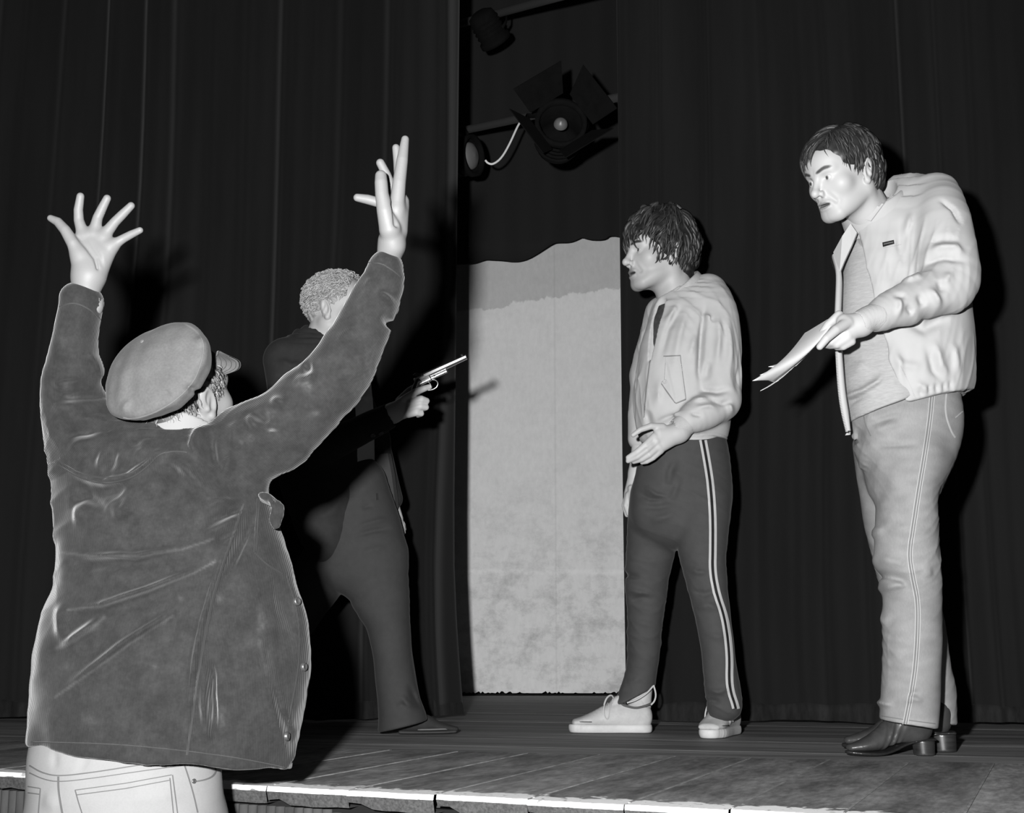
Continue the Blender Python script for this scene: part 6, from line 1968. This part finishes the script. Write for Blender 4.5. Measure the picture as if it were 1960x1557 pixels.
    folds(J, Y, [
        # long drag lines across the back
        ([(109, 1057), (180, 1066), (270, 1066), (350, 1052), (408, 1032)], .0060, .0075), ([(130, 1168), (200, 1160), (290, 1130), (370, 1098), (420, 1066)], .0060, .0095), ([(105, 1335), (170, 1290), (250, 1232), (330, 1180), (390, 1130)], .0070, .0085),
        ([(108, 1240), (140, 1228), (175, 1205), (205, 1178)], .009, .012), ([(109, 1075), (180, 1084), (270, 1082), (350, 1068)], .012, -.006), ([(130, 1186), (210, 1178), (300, 1148), (380, 1110)], .014, -.007), ([(105, 1150), (118, 1200), (112, 1230)], .012, .010),
        # yoke
        ([(112, 886), (150, 912), (200, 925), (250, 915), (285, 888), (300, 868), (330, 862), (360, 866)], .007, .010), ([(120, 912), (170, 940), (225, 940), (270, 920)], .016, -.012), ([(300, 880), (330, 880), (360, 900), (390, 930), (440, 960)], .012, .012), ([(290, 905), (320, 900), (355, 925)], .016, -.010),
        ([(215, 960), (235, 985), (252, 975), (262, 945)], .014, .010), ([(120, 965), (160, 950), (190, 965), (210, 985)], .010, -.010), ([(130, 985), (170, 980)], .016, .008),
        # drag into the armpit
        ([(380, 980), (420, 960), (462, 955)], .008, .008), ([(390, 1005), (430, 985), (465, 965)], .008, -.009), ([(380, 1030), (425, 1010), (460, 985)], .008, .008), ([(400, 1050), (435, 1025), (465, 1000)], .009, -.007),
        # side seam and open front
        ([(468, 962), (452, 1010), (430, 1070), (412, 1130), (398, 1190), (385, 1260), (372, 1350), (358, 1450)], .0065, .0085), ([(480, 965), (462, 1020), (442, 1080), (424, 1130)], .010, -.012), ([(405, 1235), (414, 1290), (414, 1360), (412, 1440)], .006, -.014), ([(400, 1260), (402, 1340), (402, 1440)], .010, .010),
        ([(486, 1180), (500, 1240), (515, 1300), (530, 1370), (543, 1450), (550, 1480)], .010, .012), ([(508, 1260), (525, 1340), (540, 1410), (548, 1475)], .006, -.014), ([(520, 1120), (548, 1180), (560, 1240)], .016, -.010),
        # sleeves
        ([(395, 800), (372, 825), (366, 850), (380, 880)], .008, .012), ([(412, 812), (396, 845), (402, 880), (420, 910)], .010, -.012), ([(436, 800), (446, 830), (440, 860)], .010, .008), ([(466, 790), (486, 812), (492, 830)], .010, .010), ([(480, 783), (505, 800), (520, 805)], .010, -.010), ([(440, 860), (432, 890), (420, 915)], .010, .008), ([(510, 762), (540, 770), (556, 764)], .010, .010), ([(560, 720), (585, 730), (600, 722), (610, 706)], .010, .012), ([(575, 706), (600, 700)], .010, -.010), ([(520, 905), (560, 880), (600, 850)], .012, .006), ([(640, 660), (670, 640), (690, 655)], .012, .007), ([(630, 720), (670, 715), (700, 700)], .014, .007), ([(722, 560), (745, 575), (758, 590)], .008, .010), ([(730, 600), (748, 620)], .008, -.010), ([(700, 560), (715, 530)], .010, .005),
        ([(88, 720), (110, 735), (140, 730), (165, 715)], .010, .010), ([(85, 748), (120, 755), (160, 750), (185, 740)], .010, -.010), ([(84, 770), (115, 780), (160, 775)], .012, .010), ([(95, 810), (130, 800), (175, 795), (210, 805)], .010, .008), ([(100, 835), (140, 825), (190, 822)], .010, -.008), ([(110, 860), (150, 845), (200, 840)], .012, .008), ([(160, 660), (175, 690), (183, 720)], .008, .008), ([(120, 640), (150, 655), (175, 650)], .014, .005),
        ([(205, 850), (195, 880), (185, 905)], .010, .007), ([(225, 850), (215, 880), (205, 912)], .010, -.007), ([(290, 835), (275, 865), (250, 890)], .012, .007), ([(262, 830), (250, 860)], .012, -.006),
    ], gain=1.65)
    J.disp(lambda p, g=waves(7, 101), g2=waves(18, 103), r=ridges(9, (0.9, 0, 0.35), 25): 0.0055 * g(p) + 0.0014 * g2(p) + 0.007 * r(p))
    armR = np.array([(410, 885), (492, 850), (560, 800), (620, 745), (664, 688), (700, 620), (728, 550), (740, 500)], float)
    armL = np.array([(205, 890), (170, 850), (150, 810), (138, 772), (136, 714), (142, 650), (156, 592), (160, 570)], float)
    def side_of(q, line):
        best = np.full(len(q), 1e9); sg = np.zeros(len(q))
        for a, b in zip(line[:-1], line[1:]):
            d, t = seg_dist(q, a, b)
            cr = ((b - a)[0] * (q - a)[:, 1] - (b - a)[1] * (q - a)[:, 0]) / (np.linalg.norm(b - a) + 1e-9)
            uu = d < best; best = np.where(uu, d, best); sg = np.where(uu, cr, sg)
        return sg, best
    def in_r(v):
        q = proj(v); g = (q[:, 0] - 395) * 0.86 + (905 - q[:, 1]) * 0.45
        return np.clip(g / 6 + 0.5, 0, 1) * (side_of(q, armR)[1] < 95)
    def in_l(v):
        q = proj(v); g = (868 - q[:, 1]) * 0.9 + (200 - q[:, 0]) * 0.45
        return np.clip(g / 6 + 0.5, 0, 1) * (q[:, 0] < 260)
    wale = lambda v: v[:, 0] - 0.04 * v[:, 2]
    wale_r = lambda v: side_of(proj(v), armR)[0] / 1060.0
    wale_l = lambda v: side_of(proj(v), armL)[0] / 1060.0
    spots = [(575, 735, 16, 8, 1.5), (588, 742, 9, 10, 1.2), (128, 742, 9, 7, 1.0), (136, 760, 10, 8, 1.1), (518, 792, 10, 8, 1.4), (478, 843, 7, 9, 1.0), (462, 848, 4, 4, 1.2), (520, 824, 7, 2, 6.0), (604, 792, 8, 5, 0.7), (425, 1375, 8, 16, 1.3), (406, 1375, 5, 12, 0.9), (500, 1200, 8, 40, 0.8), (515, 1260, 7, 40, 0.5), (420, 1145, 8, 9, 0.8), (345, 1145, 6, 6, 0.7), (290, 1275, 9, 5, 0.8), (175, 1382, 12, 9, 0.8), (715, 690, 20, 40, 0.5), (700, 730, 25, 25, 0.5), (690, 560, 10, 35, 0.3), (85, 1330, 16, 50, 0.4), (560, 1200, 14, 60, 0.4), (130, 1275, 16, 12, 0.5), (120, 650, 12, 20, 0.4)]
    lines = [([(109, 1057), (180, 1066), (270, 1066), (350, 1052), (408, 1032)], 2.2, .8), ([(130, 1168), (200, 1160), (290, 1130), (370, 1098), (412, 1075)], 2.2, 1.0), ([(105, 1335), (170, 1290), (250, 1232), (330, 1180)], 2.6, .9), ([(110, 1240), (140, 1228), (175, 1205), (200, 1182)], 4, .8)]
    def worn(v):  # chalk smudges, rubbed pile, and fold highlights painted along the crest lines
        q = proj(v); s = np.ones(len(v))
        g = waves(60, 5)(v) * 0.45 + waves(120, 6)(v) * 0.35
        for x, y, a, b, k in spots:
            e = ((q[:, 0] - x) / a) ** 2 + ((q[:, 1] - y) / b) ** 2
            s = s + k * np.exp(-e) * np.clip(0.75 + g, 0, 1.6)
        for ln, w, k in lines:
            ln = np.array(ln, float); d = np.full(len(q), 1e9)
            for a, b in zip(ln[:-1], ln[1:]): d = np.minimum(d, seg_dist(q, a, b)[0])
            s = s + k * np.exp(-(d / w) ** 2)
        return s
    jk, jv, jf = shape_obj('jacket', J, 0.0036, M['a_cord'], body, 'worn dark corduroy jacket with chalky smudges', attrs={'wale': wale, 'wale_r': wale_r, 'wale_l': wale_l, 'in_r': in_r, 'in_l': in_l, 'shade': worn}, smooth_n=1)
    SJ = Surf(jv, jf)
    def rb(name, pts, w, t=0.0015, mat='a_seam', curve=True): return ribbon(name, SJ, pts, w, t, M[mat], jk, curve=curve)
    rb('hem_seam', [(60, 1421), (200, 1424), (300, 1432), (380, 1441), (460, 1452), (545, 1470)], 1.6, 0.0012)
    rb('side_seam', [(466, 965), (450, 1012), (430, 1070), (411, 1130), (397, 1190), (384, 1260), (371, 1350), (358, 1446)], 4.0, 0.0018)
    rb('yoke_seam', [(112, 890), (150, 914), (200, 927), (250, 917), (286, 890), (302, 870), (330, 864), (358, 866)], 2.0); rb('yoke_seam', [(114, 884), (152, 906), (202, 918), (250, 908), (284, 882)], 1.6)
    rb('cuff_seam', [(114, 588), (140, 578), (170, 590), (192, 612)], 2.0); rb('cuff_seam', [(706, 503), (735, 505), (766, 530)], 2.0)
    rb('front_placket', [(548, 1100), (566, 1160), (574, 1220), (570, 1290), (556, 1360), (545, 1430)], 1.8)
    patch('chest_pocket', SJ, [(491, 950), (532, 962), (540, 1100), (486, 1060)], 0.003, M['a_seam'], jk, puff=0.003) if False else None
    # chest pocket with flap standing away from the jacket
    z1 = lambda v: np.ones(len(v)); wx = lambda v: v[:, 0]; z0 = lambda v: np.zeros(len(v))
    cord_at = {'shade': z1, 'wale': wx, 'wale_r': wx, 'wale_l': wx, 'in_r': z0, 'in_l': z0}
    for pts in ([(492, 955), (489, 1000), (486, 1058)], [(486, 1058), (510, 1082), (540, 1099)], [(496, 956), (493, 1002), (490, 1056)]):
        rb('chest_pocket_seam', pts, 1.8, 0.0016)
    fl_ = Shape(); fl_.add(lp([(494, 946, 512, 960, 2.47, .008), (512, 952, 532, 972, 2.455, .008), (522, 966, 540, 988, 2.45, .008), (518, 988, 536, 1000, 2.45, .007), (524, 1002, 534, 1012, 2.45, .006)])); fl_.disp(lambda p, g=waves(30, 9): 0.004 * g(p))
    shape_obj('pocket_flap', fl_, 0.003, M['a_cord'], jk, attrs=cord_at)
    # collar rolled at the back of the neck
    Cb = Shape(); cn = unit((0.25, -0.05, 0.96)); kc = P(335, 836, 2.53)
    Cb.add(cone(kc - cn * 0.04, kc + cn * 0.012, .100, .086)); Cb.sub(cone(kc - cn * 0.2, kc + cn * 0.2, .074, .076), .003)
    Cb.cut(kc - cn * 0.035, -cn, .005); Cb.cut(kc + cn * 0.018, cn, .008); Cb.disp(lambda p, g=waves(16, 18): 0.0025 * g(p))
    shape_obj('collar', Cb, 0.004, M['a_cord'], jk, attrs=cord_at)
    for x, y in ((567, 1152), (580, 1277), (547, 1410)):
        button(SJ, x, y, 0.0085, M['a_button'], jk, label='metal shank button', dome=0.8)
    # jeans ------------------------------------------------------------
    Tr = Shape()
    Tr.add(lr([(62, 405, 1405, 2.52, .128), (57, 420, 1450, 2.52, .132), (54, 424, 1500, 2.52, .136), (54, 430, 1560, 2.525, .14), (56, 432, 1610, 2.53, .138)]), 0)
    for hp, s in ((hipL, -1), (hipR, 1)):
        Tr.add(loft([(hp + np.array([0, 0.01, -0.06]), .10, .115), ((hp[0] + 0.01 * s, hp[1] + 0.02, -0.38), .078, .085), ((hp[0] + 0.02 * s, hp[1] + 0.01, fz + 0.03), .075, .085)], side=(1, 0, 0), flat1=True), .02)
    folds(Tr, 2.39, [([(98, 1435), (100, 1480)], .008, -.003), ([(172, 1435), (155, 1470), (148, 1485)], .008, -.003), ([(250, 1520), (300, 1530), (350, 1520)], .02, .004), ([(70, 1530), (110, 1545)], .015, .004), ([(420, 1450), (405, 1470), (390, 1480)], .008, .008), ([(410, 1475), (385, 1488)], .008, -.008)])
    Tr.disp(lambda p, g=waves(8, 111): 0.0022 * g(p))
    tr, tv, tf = shape_obj('jeans', Tr, 0.0045, M['a_jeans'], body, 'bleached white jeans')
    ST = Surf(tv, tf)
    def rj(name, pts, w=1.6, curve=True): return ribbon(name, ST, pts, w, 0.0015, M['a_stitch'], tr, curve=curve)
    rj('yoke_stitching', [(57, 1466), (80, 1480), (112, 1487), (180, 1479), (260, 1466), (350, 1452)], 2.2); rj('yoke_stitching', [(57, 1480), (82, 1492), (112, 1498), (180, 1490), (260, 1478), (350, 1466)])
    rj('seat_seam', [(112, 1487), (112, 1515), (120, 1560)], 3.0); rj('waist_loop', [(414, 1470), (410, 1485), (395, 1493), (372, 1497)], 2.5)
    for pts in ([(54, 1506), (78, 1510), (74, 1560)], [(54, 1518), (76, 1521)], [(144, 1513), (240, 1500), (328, 1484)], [(148, 1522), (240, 1510), (326, 1494)], [(330, 1484), (334, 1515), (340, 1560)], [(144, 1513), (150, 1535), (158, 1560)], [(325, 1490), (328, 1520), (332, 1560)]):
        rj('pocket_stitching', pts, 1.6, False)
    rj('side_seam', [(348, 1452), (358, 1480), (370, 1520), (378, 1556)], 2.0)
    button(ST, 371, 1496, 0.0045, M['a_button'], tr, name='rivet')
    for hp, s, lb in ((hipL, -1, 'shoe under the left leg'), (hipR, 1, 'shoe under the right leg')):
        F = Foot((hp[0] + 0.02 * s, hp[1] - 0.06, 0), (hp[0] + 0.05 * s + 0.05, hp[1] + 0.2, 0), 1.0); F.c = F.c + np.array([0, 0, fz])
        e = bpy.data.objects.new('shoe', None); COL.objects.link(e); e.parent = body; BASES[e.name] = {'base': base}
        loafer(F, e, dict(suede=M['b_suede'], sole=M['b_sole'], welt=M['b_welt']))
    SHIFT[0] = 0.0
    return body
build_director()
